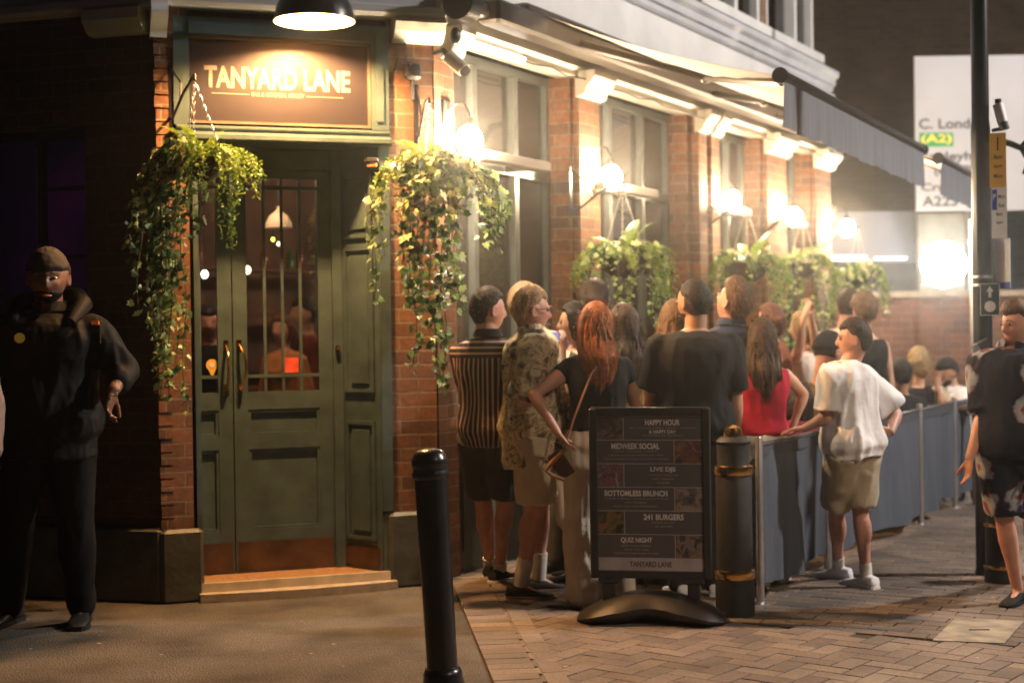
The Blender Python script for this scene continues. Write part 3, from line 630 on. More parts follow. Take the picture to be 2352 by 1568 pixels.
def awning(s0, s1, words, zf0=None):
    aw = empty('awning', at(FR, (s0+s1)/2, 0, 3.6), words, 'awning', 'awnings over the terrace')
    yo = -1.90; zb = 3.66; zf = 3.07; tl = lambda x: -.026*(x-.85)
    n = 30; mb_ = MB(); vs = []; fs = []
    for k in range(13):
        t = k/12; sag = -.05*math.sin(math.pi*t)
        for i in range(n+1): vs.append((s0+.03+(s1-s0-.06)*i/n, -.22+(yo+.22)*t, zb+(zf+tl(s0+(s1-s0)*i/n)-zb)*t+sag+.006*math.sin(i*2.1)*math.sin(math.pi*t)))
    m_ = n+1
    for k in range(12):
        for i in range(n): fs.append((k*m_+i, k*m_+i+1, (k+1)*m_+i+1, (k+1)*m_+i))
    nv = len(vs); vs2 = vs+[(x, y, z-.003) for x, y, z in vs]; fs2 = fs+[tuple(j+nv for j in f[::-1]) for f in fs]
    for i in range(n): fs2.append((i, nv+i, nv+i+1, i+1)); j = 12*m_+i; fs2.append((j, j+1, nv+j+1, nv+j))
    for k in range(12):
        a_ = k*m_; fs2.append((a_, a_+m_, nv+a_+m_, nv+a_)); a_ = k*m_+n; fs2.append((a_, nv+a_, nv+a_+m_, a_+m_))
    mb_.add(vs2, fs2); mb_.build('canopy_fabric', M_FAB2, aw, FR, True)
    b = MB(); b.tube([(s0, yo-.03, zf-.01+tl(s0)), (s1, yo-.03, zf-.01+tl(s1))], .040, 14); b.tube([(s0-.02, yo-.03, zf-.01+tl(s0)), (s0, yo-.03, zf-.01+tl(s0))], .05, 14); b.tube([(s1, yo-.03, zf-.01+tl(s1)), (s1+.02, yo-.03, zf-.01+tl(s1))], .05, 14); b.build('front_bar', M_BLACK, aw, FR, True)
    vb = MB(); vs = []; fs = []; nn = int((s1-s0)/.03)
    for i in range(nn+1):
        x = s0+.02+(s1-s0-.04)*i/nn; wv = .010*math.sin(x*23)+.006*math.sin(x*51+1)
        for k, zz in enumerate((0, -.1, -.2, -.29)): vs.append((x, yo-.05+wv*(k/3), zf+tl(x)-.03+zz+(.006*math.sin(x*9) if k == 3 else 0)))
    for i in range(nn):
        for k in range(3): fs.append((i*4+k, i*4+k+1, i*4+5+k, i*4+4+k))
    nv = len(vs); vb.add(vs+[(x, y+.004, z) for x, y, z in vs], fs+[tuple(j+nv for j in f[::-1]) for f in fs]); vb.build('valance', M_VAL, aw, FR, True)
    b = MB(); b.cbox(s0-.05, s1+.05, -.24, -.08, zb-.05, zb+.04, .02); b.build('cassette', M_ALU, aw, FR, True)
    for (sa, sb, se) in ((s0+.35, s0+1.15, s0+.10), (s1-.35, s1-1.15, s1-.2)):
        b = MB(); el = (sb, -1.0, 3.30); b.tube([(sa, -.2, zb-.12), el], .03, 8); b.tube([el, (se, yo, zf-.03+tl(se))], .026, 8); b.ell(el, .045, .045, .04, 10, 8); b.build('folding_arm', M_ALU, aw, FR, True)
    return aw
awning(.85, 4.37, 'grey striped open awning nearest the corner with grey valance')
awning(4.95, 7.35, 'farther grey open awning behind the black lamp post')
# roller drum on the corner
rd = empty('roller_drum', at(FR, .0, -.2, 3.6), 'black drum shaped end of the awning roller at the cornice corner', 'roller drum')
b = MB(); c_ = onframe(FR, 1052, 8, -.24); b.tube([(c_.x-.04, -.26, c_.z), (c_.x+.10, -.26, c_.z)], .105, 24); b.build('drum', M_BLACK, rd, FR, True)
b = MB(); b.tube([(c_.x+.1, -.26, c_.z-.02), (.86, -.2, 3.62)], .05, 12); b.build('roller_tube', M_ALU, rd, FR, True)
tb = empty('torsion_bar', at(FR, 4, -.15, 3.45), 'long brown bar carrying cables under the awnings along the wall', 'bar')
b = MB(); b.cbox(.2, 7.7, -.36, -.20, 3.45, 3.60, .02); b.build('bar', M_ALU, tb, FR)
for k in range(9): x_ = .5+k*.85; b = MB(); b.box(x_-.03, x_+.03, -.20, -.14, 3.50, 3.56); b.build('bracket', M_BLACKM, tb, FR)
pts = [(.1+k*.25, -.12-.01*math.sin(k*1.7), ZH-.01-.03*abs(math.sin(k*1.3))) for k in range(31)]
cbl = empty('overhead_cable', at(FR, 4, -.12, ZH), 'thin dark cable looping under the cream ledge of the pub', 'cable')
b = MB(); b.tube(pts, .006, 6); b.build('cable', M_BLACKM, cbl, FR, True)

# ================================================================== HANGING BASKETS
def leaf_mat(name, cols, rough=.45):
    m, nt, bb, N, L = nodes_of(name)
    g = N('ShaderNodeNewGeometry'); rp = ramp(nt, [(i/(len(cols)-1), c) for i, c in enumerate(cols)]); L(g.outputs['Random Per Island'], rp.inputs[0])
    L(rp.outputs[0], bb.inputs['Base Color']); bb.inputs['Roughness'].default_value = rough
    tr = N('ShaderNodeBsdfTranslucent'); L(rp.outputs[0], tr.inputs[0]); mx = N('ShaderNodeMixShader'); mx.inputs[0].default_value = .25
    L(bb.outputs[0], mx.inputs[1]); L(tr.outputs[0], mx.inputs[2]); L(mx.outputs[0], nt.nodes['Material Output'].inputs[0]); return m
M_IVY = leaf_mat('ivy_leaf', [(.03, .085, .02), (.045, .12, .025), (.075, .16, .03), (.025, .06, .015), (.10, .08, .03)])
M_IVYE = leaf_mat('ivy_pale_leaf', [(.32, .44, .14), (.48, .56, .26), (.22, .36, .10)])
M_FERN = leaf_mat('fern_leaf', [(.16, .28, .03), (.24, .36, .045), (.09, .17, .025), (.34, .42, .07)])
M_TWIG = paint('ivy_stem', (.07, .05, .025), .8)
M_BOWL = paint('basket_liner', (.035, .024, .015), .95, var=.4, scale=30, bump=.8, bscale=60)
M_FLOW = leaf_mat('pale_petal', [(.75, .68, .38), (.85, .80, .55)])
M_CHAIN = paint('chain_steel', (.5, .47, .42), .3, .9)
IVY = [(0, 0), (.28, -.10), (.5, .18), (.34, .36), (.42, .62), (.16, .60), (0, 1.0), (-.16, .60), (-.42, .62), (-.34, .36), (-.5, .18), (-.28, -.10)]
def add_leaf(mb, p, d, nrm, sz, shape=IVY, fold=.25):
    d = d.normalized(); x = d.cross(nrm); x = x.normalized() if x.length > 1e-4 else Vector((1, 0, 0)); n_ = x.cross(d)
    vs = [p+x*(a*sz)+d*(c*sz)+n_*(abs(a)*fold*sz-c*c*.18*sz) for a, c in shape]
    mid = p+d*(.45*sz)-n_*(.04*sz); k = len(vs)
    mb.add(vs+[mid], [(i, (i+1) % k, k) for i in range(k)])
NARROW = [(0, 0), (.10, .3), (.09, .62), (0, 1), (-.09, .62), (-.10, .3)]
SIMPLE = [(0, 0), (.22, .3), (.2, .62), (0, 1), (-.2, .62), (-.22, .3)]
def rv(r, s=1.0): return Vector((r.uniform(-s, s), r.uniform(-s, s), r.uniform(-s, s)))
def basket(c, br, words, hook, trails, fern, ivyd=1.0, seed=1, spill=1.0, flowers=0, lsz=.05, chains=True, droop=()):
    """c bowl rim centre (world), br bowl radius; trails: list of (angle, length, reach); droop: fine fern trails"""
    r = random.Random(seed); t = empty('hanging_basket', c, words, 'hanging basket', 'hanging baskets around the pub')
    M0 = Matrix.Translation(c)
    b = MB(); b.lathe([(br*math.sin(a*math.pi/16)*1.0, -br*.95*math.cos(a*math.pi/16)) for a in range(0, 9)]+[(br*.9, -.01), (0, -.02)], (0, 0, 0), 24); b.build('bowl', M_BOWL, t, M0, True)
    st, l1, l2 = MB(), MB(), MB()
    for (ang, ln, reach) in trails:
        p = Vector((math.cos(ang)*br*.8, math.sin(ang)*br*.8, .02)); pts = [p.copy()]; out = Vector((math.cos(ang), math.sin(ang), 0)); L_ = 0; wob = rv(r, .3)
        while L_ < ln:
            k = L_/ln; v_ = out*(reach*max(0, 1-L_*2.2))+Vector((0, 0, .35-L_*6 if L_ < .15 else -1))+Vector((math.sin(L_*9+wob.x*9)*.16, math.cos(L_*7+wob.y*9)*.16, 0))
            p = p+v_.normalized()*.03; L_ += .03; pts.append(p.copy())
            for q in range(2 if r.random() < .8*ivyd else 1):
                if r.random() > .93: continue
                od = (out*.5+rv(r, 1)); od.z = -abs(od.z)*.7-.15; sz = lsz*r.uniform(.6, 1.3)*(1-.3*k)
                add_leaf(l2 if r.random() < .55 else l1, p+rv(r, .032), od, (out+rv(r, .8)+Vector((0, 0, .5))).normalized(), sz)
        st.tube(pts[::2], .003, 4, False)
    # mound of ivy over the rim
    for k in range(int(150*spill)):
        a = r.uniform(0, 6.283); rad = br*r.uniform(.2, 1.25); p = Vector((math.cos(a)*rad, math.sin(a)*rad, r.uniform(-.09, .07)*(1.3-rad/br*.3)))
        add_leaf(l2 if r.random() < .3 else l1, p, Vector((math.cos(a), math.sin(a), r.uniform(-.7, .4))), (rv(r, .6)+Vector((0, 0, 1))).normalized(), lsz*r.uniform(.7, 1.25))
    l1.build('ivy_foliage', M_IVY, t, M0); l2.build('pale_ivy_foliage', M_IVYE, t, M0); st.build('ivy_stems', M_TWIG, t, M0)
    f = MB()
    for k in range(fern):
        a = r.uniform(0, 6.283); ln = r.uniform(.6, 1.25)*br*1.9; el = r.uniform(.4, 1.4); p = Vector((math.cos(a)*br*.3, math.sin(a)*br*.3, .0)); v_ = Vector((math.cos(a)*math.cos(el), math.sin(a)*math.cos(el), math.sin(el))); n = 20; sd = v_.cross(Vector((0, 0, 1))).normalized()
        for i in range(n):
            v_ = (v_+Vector((0, 0, -.10))).normalized(); q = p+v_*(ln/n); u = i/n; wl = ln*.17*math.sin(math.pi*min(1, u*.85+.15))+.004
            for s_ in (-1, 1): add_leaf(f, q, (sd*s_+v_*.55), Vector((0, 0, 1)).cross(sd).cross(sd)*-1 if False else sd.cross(v_), wl, NARROW, .1)
            f.add([p-sd*.0015, p+sd*.0015, q+sd*.0012, q-sd*.0012], [(0, 1, 2, 3)]); p = q
    for (ang, ln, reach) in droop:                              # fine bright trails
        for rep in range(7):
            a = ang+r.uniform(-.35, .35); p = Vector((math.cos(a)*br*r.uniform(.5, .95), math.sin(a)*br*r.uniform(.5, .95), .03)); out = Vector((math.cos(a), math.sin(a), 0)); L_ = 0; ll = ln*r.uniform(.6, 1.05)
            while L_ < ll:
                v_ = out*(reach*max(0, 1-L_*3.2))+Vector((0, 0, .6-L_*10 if L_ < .16 else -1))+rv(r, .18); q = p+v_.normalized()*.022; L_ += .022
                for z in range(3): add_leaf(f, q+rv(r, .016), rv(r, 1)+Vector((0, 0, -.4)), rv(r, 1).normalized(), r.uniform(.016, .03), SIMPLE, .1)
                p = q
    f.build('fern_foliage', M_FERN, t, M0)
    if flowers:
        for k in range(flowers):
            fl_ = MB()
            a = r.uniform(-2.6, .6); p = Vector((math.cos(a)*br*r.uniform(.5, 1.15), math.sin(a)*br*r.uniform(.5, 1.15), r.uniform(-.03, .14)))
            for q in range(9): add_leaf(fl_, p, rv(r, 1), rv(r, 1).normalized(), r.uniform(.035, .05), SIMPLE, .4)
            fl_.build('flower', M_FLOW, t, M0)
    if chains:
        for k in range(3):
            a = k*2.094+.4; p0 = c+Vector((math.cos(a)*br*.95, math.sin(a)*br*.95, 0)); cm = MB(); d = hook-p0; n = max(4, int(d.length/.028)); u, v2 = ring_axes(d); dn = d.normalized()
            for i in range(n):
                cc = p0+d*((i+.5)/n); ax = u if i % 2 else v2; cm.tube([cc+ax*(.007*math.cos(g_*math.pi/3))+dn*(.018*math.sin(g_*math.pi/3)) for g_ in range(7)], .0022, 4, False)
            cm.build('chain', M_CHAIN, t, I4, True)
    return t
def bracket(fr, x, z, hook, words):
    t = empty('basket_bracket', at(fr, x, 0, z), words, 'bracket', 'black iron brackets for the hanging baskets')
    h = fr.inverted() @ hook; b = MB(); b.cbox(x-.018, x+.018, -.012, 0, z-.26, z+.10, .005); b.build('wall_plate', M_BLACK, t, fr)
    b = MB(); b.tube([(x, -.01, z-.2), (x, -.06, z-.22), ((x+h.x)/2, (h.y-.04)/2, z-.10), (h.x, h.y+.05, h.z+.03), (h.x, h.y-.01, h.z+.03), (h.x, h.y-.02, h.z)], .009, 8)
    b.tube([(x, -.01, z+.08), ((x+h.x)/2*1.0, h.y*.35, z-.02), (x*.6+h.x*.4, h.y*.42, z-.14)], .006, 6); b.build('arm', M_BLACK, t, fr, True)
    return t
def spread(n, a0, a1, l0, l1, reach, seed):
    r = random.Random(seed); return [(a0+(a1-a0)*(i+r.random()*.7)/n, r.uniform(l0, l1), reach*r.uniform(.7, 1.3)) for i in range(n)]
c1 = W(462, 365, 8.22); h1 = W(446, 186, 8.24)
bracket(FD, onframe(FD, 392, 200, 0).x, onframe(FD, 392, 190, 0).z, h1, 'black iron bracket on the left brick pillar')
# left basket: long ivy on its left side, fine fern on the right
tr = spread(9, 2.6, 4.4, .9, 1.4, .35, 3)+spread(6, 3.3, 4.6, .6, 1.5, .25, 5)+[(3.0, .75, 1.5), (3.2, 1.0, 1.1), (4.1, 1.55, .25), (4.0, 1.5, .35), (3.9, 1.48, .3)]
basket(c1, .135, 'fern and ivy basket hanging on the left pillar beside the doors', h1, tr, 48, .7, 11, .22, 0, .055, True, [(5.6, .42, 1.5), (.1, .40, 1.8), (-.6, .62, .8), (.0, .3, 2.4), (4.6, .45, .3)])
c2 = W(985, 388, 8.62); h2 = W(985, 238, 8.66)
bracket(FD, onframe(FD, 955, 240, 0).x, onframe(FD, 955, 232, 0).z, h2, 'black iron bracket on the right brick pillar by the junction box')
tr = spread(11, -1.2, .9, .35, .7, 1.5, 8)+spread(10, -2.3, -.9, .75, 1.35, .45, 9)+[(.2, .5, 2.6), (.0, .62, 2.2), (-.3, .6, 2.4), (-1.5, 1.4, .2), (-1.2, 1.42, .3), (-1.9, 1.3, .5), (-2.6, .95, .9), (-2.4, .7, 1.0)]
basket(c2, .14, 'large variegated ivy basket hanging at the brick corner under a bulb', h2, tr, 40, .75, 12, .6, 0, .062, True, [(3.4, .35, 1.6), (3.9, .5, 1.1), (4.5, .5, .9)])
for i, (px, py, words, fl_, ln) in enumerate([(1432, 585, 'round fern basket with a visible woven bowl, hung by the second side window', 4, .8), (1716, 605, 'green basket with a broad brown bowl hung by the third side window', 4, .5), (1845, 605, 'flower topped basket with trailing stems before the narrow pier', 14, 1.0), (1972, 630, 'pale flowered basket hung past the end of the pub wall', 12, .65)]):
    yb = -.42; q = onframe(FR, px, py, yb); cw = FR @ Vector((q.x, yb, q.z)); hk = cw+Vector((0, 0, .48))
    ww = ['black iron bracket holding the fern basket by the second side window', 'black iron bracket holding the broad bowl basket', 'black iron bracket holding the flower topped basket', 'black iron bracket holding the farthest basket'][i]
    bracket(FR, min(q.x, LEN-.05), q.z+.55, hk, ww)
    basket(cw, .18 if i < 2 else .15, words, hk, spread(11, -3.4, .5, ln*.5, ln*1.25, .35, 20+i)+spread(5, 0, 6, .2, .5, .3, 40+i), 22, .8, 30+i, .4, fl_, .05, True, [(3.6, .4, 1.5), (2.8, .4, 1.5), (5.6, .5, 1.3), (.2, .5, 1.6), (1.2, .4, 1.2)])

# ================================================================== TERRACE FENCE
M_CANV = paint('fence_canvas', (.058, .070, .094), .8, var=.15, scale=3.5, stretch=(6, 1, .5), bump=.1, bscale=20)
posts = [(1747, 1390), (1886, 1312), (2096, 1206), (2194, 1168)]
pw = [G(*p) for p in posts]; fd_ = (pw[3]-pw[0]).normalized()
loc = [pw[0]]+[pw[0]+fd_*((q-pw[0]).dot(fd_)) for q in pw[1:]]
ds = [(q-pw[0]).length for q in loc]; ds = [ds[0], ds[1], ds[2], ds[3], ds[3]+1.35, ds[3]+2.7]
loc = [pw[0]+fd_*d for d in ds]
FF = frame(loc[0], math.atan2(fd_.y, fd_.x)); PH = .945
pword = ['nearest steel barrier post beside the brass banded bollard', 'second steel barrier post, just behind the man in the white tee', 'third steel barrier post, right of the man in the white tee', 'fourth steel barrier post, left of the black lamp post', 'steel barrier post behind the lamp post', 'farthest steel barrier post on the terrace']
post0 = None
for i, d in enumerate(ds):
    if post0 is None:
        post0 = empty('barrier_post', at(FF, d, 0, 0), pword[i], 'barrier post', 'steel posts of the canvas barrier')
        b = MB(); b.lathe([(.0225, .01), (.0225, PH-.012), (.019, PH-.003), (0, PH)], (0, 0, 0), 20); b.build('pole', M_STEEL, post0, None, True)
        b = MB(); b.lathe([(.05, .0), (.05, .012), (.028, .022), (.0, .022)], (0, 0, 0), 24); b.build('base', M_STEEL, post0, None, True)
    else:
        o = copy_tree(post0); o.matrix_basis = at(FF, d, 0, 0); o['label'] = pword[i]
cword = ['grey canvas barrier panel nearest the bollard, deeply creased', 'grey canvas barrier panel behind the man in the white tee', 'grey canvas barrier panel right of the man in the white tee', 'grey canvas barrier panel partly behind the lamp post', 'farthest grey canvas barrier panel']
for i in range(5):
    a, c = ds[i]+.03, ds[i+1]-.03; rr_ = random.Random(50+i); n = 60; vs = []; fs = []
    ph = [rr_.uniform(0, 6) for _ in range(4)]; K = 14
    for k in range(K+1):
        z = .10+(PH-.045-.10)*k/K; vk = 1-k/K
        for j in range(n+1):
            x = a+(c-a)*j/n; u = j/n; en_ = math.sin(math.pi*u)**.5
            y = en_*vk**.7*(.030*math.sin(u*11+ph[0]+vk*1.3)+.020*math.sin(u*21+ph[1]-vk*2)+.03*math.sin(u*5+ph[2]))
            zz = z+(.02*math.sin(u*7+ph[3]) if k == 0 else 0)-(.012*math.sin(math.pi*u) if k == K else 0)
            vs.append((x, y, zz))
    for k in range(K):
        for j in range(n): o_ = k*(n+1)+j; fs.append((o_, o_+1, o_+n+2, o_+n+1))
    nv = len(vs); b = MB(); b.add(vs+[(x, y+.004, z) for x, y, z in vs], fs+[tuple(q+nv for q in f[::-1]) for f in fs])
    t = empty('canvas_barrier', at(FF, (a+c)/2, 0, .1), cword[i], 'canvas barrier', 'canvas panels of the terrace barrier')
    b.build('canvas', M_CANV, t, FF, True); b = MB()
    vs = [(a+(c-a)*j/20, sgn_*.007, PH-.045-dz_-.012*math.sin(math.pi*j/20)) for j in range(21) for (sgn_, dz_) in ((-1, 0), (-1, .07))]; b.add(vs, [(2*j, 2*j+1, 2*j+3, 2*j+2) for j in range(20)]); b.build('hem', paint('canvas_hem', (.045, .052, .068), .8), t, FF, True); b = MB(); b.tube([(a-.01, 0, PH-.05), (c+.01, 0, PH-.05)], .014, 8); b.build('top_rail', paint('rail_dark', (.1, .1, .11), .4, .5), t, FF, True)

# ================================================================== BOLLARDS
# leaning black bollard in front
bb_ = G(1020, 1592); tp = W(985, 1032, bb_.y); ax = (tp-bb_); Hb = ax.length; MBm = Matrix.Translation(bb_) @ ax.to_track_quat('Z', 'Y').to_matrix().to_4x4()
fb = empty('bollard', MBm, 'glossy black cast iron bollard leaning in front of the brick paving edge', 'bollard')
r0 = 79/2/F*bb_.y
b = MB(); b.lathe([(r0*.90, .10), (r0*.95, Hb-.17), (r0*.98, Hb-.12)], (0, 0, 0), 40); b.build('shaft', M_BLACK, fb, None, True)
b = MB(); b.lathe([(r0*1.22, -.02), (r0*1.22, .05), (r0*1.14, .075), (r0*1.14, .09), (r0*1.02, .11), (r0*.9, .115)], (0, 0, 0), 40); b.build('base_collar', M_BLACK, fb, None, True)
b = MB(); z_ = Hb; b.lathe([(r0*.97, z_-.125), (r0*1.07, z_-.115), (r0*1.08, z_-.10), (r0*1.0, z_-.09), (r0*1.0, z_-.075), (r0*1.06, z_-.068), (r0*1.07, z_-.045), (r0*1.0, z_-.035), (r0*.93, z_-.02), (r0*.75, z_-.004), (r0*.4, z_+.004), (0, z_+.006)], (0, 0, 0), 40); b.build('cap', M_BLACK, fb, None, True)
def big_bollard(p, H, r, words, top=True):
    t = empty('ringed_bollard', p, words, 'bollard', 'black bollards with brass rings')
    b = MB(); b.lathe([(r*1.02, 0), (r*1.02, H*.2), (r*.94, H*.205), (r*.94, H*.74), (r*.84, H*.76), (r*.84, H*.90), (r*.9, H*.905), (r*.92, H*.915), (r*.7, H*.935), (r*.5, H*.94)], (0, 0, 0), 40); b.build('shaft', M_BLACKM, t, None, True)
    for zz, rr_ in ((.225, 1.03), (.765, 1.0)):
        b = MB(); b.lathe([(r*.9, H*(zz-.028)), (r*rr_, H*(zz-.022)), (r*rr_*1.04, H*zz), (r*rr_, H*(zz+.022)), (r*.8, H*(zz+.03))], (0, 0, 0), 40); b.build('brass_ring', M_BRASS, t, None, True)
    b = MB(); b.lathe([(r*.5, H*.93), (r*.52, H*.955), (r*.44, H*.985), (r*.2, H*.999), (0, H)], (0, 0, 0), 32); b.build('finial', M_BRASS, t, None, True)
    return t
p = G(1689, 1415); big_bollard(p, 1.03, 88/2/F*p.y*1.0, 'thick black bollard with brass rings between menu board and barrier')
p = G(2298, 1340); big_bollard(p, .45*1.03, 66/2/F*p.y*1.05, 'short black bollard stump behind the man in the flowered shirt')

# ================================================================== MENU BOARD
pb = G(1497, 1447); Yb = pb.y+.17
tl, trr = W(1362, 940, Yb+.10), W(1640, 942, Yb-.02); bl, br_ = W(1350, 1328, Yb+.10), W(1625, 1328, Yb-.02)
BW = (trr-tl).length; BHt = (tl-bl).length; ang = math.atan2(trr.y-tl.y, trr.x-tl.x)
mc_ = (tl+trr+bl+br_)/4; zb0 = bl.z*.5+br_.z*.5
FM = Matrix.Translation((mc_.x, mc_.y, 0)) @ Matrix.Rotation(ang, 4, 'Z')
zt_ = zb0+BHt
mbd = empty('menu_board', FM, 'black framed pavement menu board with grey event panels in front of the crowd', 'menu board')
M_PLAS = paint('black_plastic', (.022, .022, .023), .42, var=.15, scale=12, bump=.15, bscale=120)
b = MB(); hw = BW/2; e = .042
b.cbox(-hw, -hw+e, -.025, .025, zb0, zt_, .006); b.cbox(hw-e, hw, -.025, .025, zb0, zt_, .006); b.box(-hw+e, hw-e, -.022, .022, zb0+.003, zb0+e); b.box(-hw+e, hw-e, -.022, .022, zt_-e, zt_-.004); b.box(-hw+.01, hw-.01, -.02, .02, zt_-.003, zt_+.004)
b.box(-hw+e, hw-e, .0, .018, zb0+e, zt_-e); b.build('frame', M_PLAS, mbd, FM)
b = MB(); x0, x1, z0, z1 = -hw+e, hw-e, zb0+e, zt_-e; b.box(x0, x1, -.012, -.001, z0, z1); ps = b.build('poster', paint('poster_grey', (.075, .072, .078), .45, var=.05), mbd, FM)
M_PL = paint('poster_line', (.34, .31, .33), .5); M_PT = paint('poster_text', (.60, .55, .56), .5); M_PTS = paint('poster_small_text', (.30, .27, .29), .5)
Hh = z1-z0; foot = Hh*.085; rowh = (Hh-foot)/6
b = MB()
splits = []
for k in range(6):
    zt2 = z1-k*rowh; b.box(x0, x1, -.0135, -.0125, zt2-.0035, zt2)
    xsq = x0+(x1-x0)*(.255 if k % 2 == 0 else .735); splits.append(xsq); b.box(xsq-.002, xsq+.002, -.0135, -.0125, zt2-rowh, zt2-.0035)
b.box(x0+.0005, x1-.0005, -.0135, -.0125, z0, z0+foot); b.build('poster_lines', M_PL, ps, FM)
rows = [('HAPPY HOUR', 'ALL COCKTAILS & SPRITZ  TUESDAY - FRIDAY 5-7', '& HAPPY DAY', 'ALL SUNDAY, ALL COCKTAILS'), ('MIDWEEK SOCIAL', 'TUESDAY, WEDNESDAY, THURSDAY', '2 MAINS, PLATES & A BOTTLE OF WINE', 'STEAK, BURGER OR PIZZA TO SHARE FROM 5PM'), ('LIVE DJS', 'THE BEST LOCAL DJS', 'EVERY WEEKEND', 'FROM 8PM'), ('BOTTOMLESS BRUNCH', '2 HOURS, 2 DRINKS, 1 COCKTAIL & A FULL PLATE', 'EVERY SATURDAY', 'BOOK YOUR TABLE FROM MIDDAY'), ('241 BURGERS', 'SUNDAY ALL DAY', 'ALL BURGERS', ''), ('QUIZ NIGHT', 'EVERY OTHER SUNDAY', 'BOOK YOUR TABLE', 'STARTS AT 7PM PRIZES TO WIN')]
hw_ = [(.33, .0), (.46, 0), (.24, 0), (.60, 0), (.38, 0), (.30, 0)]
for k, rw in enumerate(rows):
    zt2 = z1-k*rowh; a, c = (splits[k], x1) if k % 2 == 0 else (x0, splits[k]); cx_ = (a+c)/2; Wd = x1-x0
    text('heading', rw[0], ps, FM, cx_, zt2-rowh*.27, Wd*hw_[k][0], rowh*.25, M_PT, y=-.0138, off=.03)
    for q, (ln, hz, ww) in enumerate(((rw[1], .07, .46), (rw[2], .15 if k == 0 else .07, .24 if k == 0 else .4), (rw[3], .07, .42))):
        if ln: text('small_print', ln, ps, FM, cx_, zt2-rowh*(.50+.16*q), min(Wd*.62, Wd*.0155*len(ln)*(1.5 if (k == 0 and q == 1) else 1)), rowh*hz, M_PT if (k == 0 and q == 1) else M_PTS, y=-.0138, off=.015)
    ia, ic = (x0, splits[k]-.004) if k % 2 == 0 else (splits[k]+.004, x1)
    nm = 'photo_print_%d' % k; m, nt, bs, N, L = nodes_of(nm); tc = N('ShaderNodeTexCoord'); mp = N('ShaderNodeMapping'); mp.inputs['Location'].default_value = (k*3.3, 0, k*1.7); L(tc.outputs['Object'], mp.inputs[0])
    nz = N('ShaderNodeTexNoise'); nz.inputs['Scale'].default_value = 22; nz.inputs['Detail'].default_value = 2.5; nz.inputs['Distortion'].default_value = 1.2; L(mp.outputs[0], nz.inputs['Vector'])
    cols = [[(.02, .018, .02), (.06, .05, .05), (.12, .09, .08), (.16, .12, .11)], [(.02, .015, .02), (.08, .05, .06), (.16, .05, .03), (.20, .16, .10)], [(.03, .02, .03), (.20, .09, .10), (.08, .06, .10), (.28, .24, .24)], [(.04, .05, .07), (.14, .11, .09), (.24, .18, .12), (.22, .22, .26)], [(.02, .02, .015), (.07, .08, .03), (.22, .09, .04), (.10, .10, .04)], [(.015, .02, .035), (.05, .04, .05), (.22, .14, .11), (.12, .12, .16)]][k]
    rp = ramp(nt, [(.3, cols[0]), (.46, cols[1]), (.56, cols[2]), (.68, cols[3])]); L(nz.outputs['Fac'], rp.inputs[0]); L(rp.outputs[0], bs.inputs['Base Color']); bs.inputs['Roughness'].default_value = .45
    b = MB(); b.box(ia+.001, ic-.001, -.0133, -.0123, zt2-rowh+.001, zt2-.0045); b.build('photo_print', m, ps, FM)
text('footer_lettering', 'TANYARD LANE', ps, FM, (x0+x1)/2, z0+foot*.52, (x1-x0)*.40, foot*.42, paint('poster_dark_text', (.05, .04, .05), .5), y=-.0142, off=.02)
# legs and moulded base
for sx in (-1, 1):
    xx = sx*hw*.70 - (0 if sx < 0 else .0)
    b = MB(); b.cbox(xx-.032, xx+.032, -.02, .02, .10, zb0+.01, .005); b.cbox(xx-.055, xx+.055, -.03, .03, zb0-.025, zb0+.012, .006); b.build('leg', M_PLAS, mbd, FM)
b = MB(); rings = []
for i in range(33):
    u = -1+2*i/32; x = u*(hw+.065); h_ = .045+.075*math.exp(-((abs(u)-.52)/.34)**2)*(1 if abs(u) < .52 else 1); h_ = .045+.125*(1-abs(u)**2.0); hwid = .20-.05*math.exp(-(u/.35)**2); tap = (1-max(0, abs(u)-.8)/.2*.45)
    hwid *= tap; zlo = .012+(.0 if abs(u) > .35 else .02*(1-(u/.35)**2)); rg = []
    for k in range(20):
        a = 2*math.pi*k/20; cy = math.copysign(abs(math.cos(a))**.6, math.cos(a)); sz = math.copysign(abs(math.sin(a))**.8, math.sin(a))
        z = zlo+(h_-zlo)*(.5+.5*sz); rg.append((x, cy*hwid*(1-.35*max(0, sz)), z))
    rings.append(rg)
b.loft(rings); b.build('moulded_base', M_PLAS, mbd, FM, True)

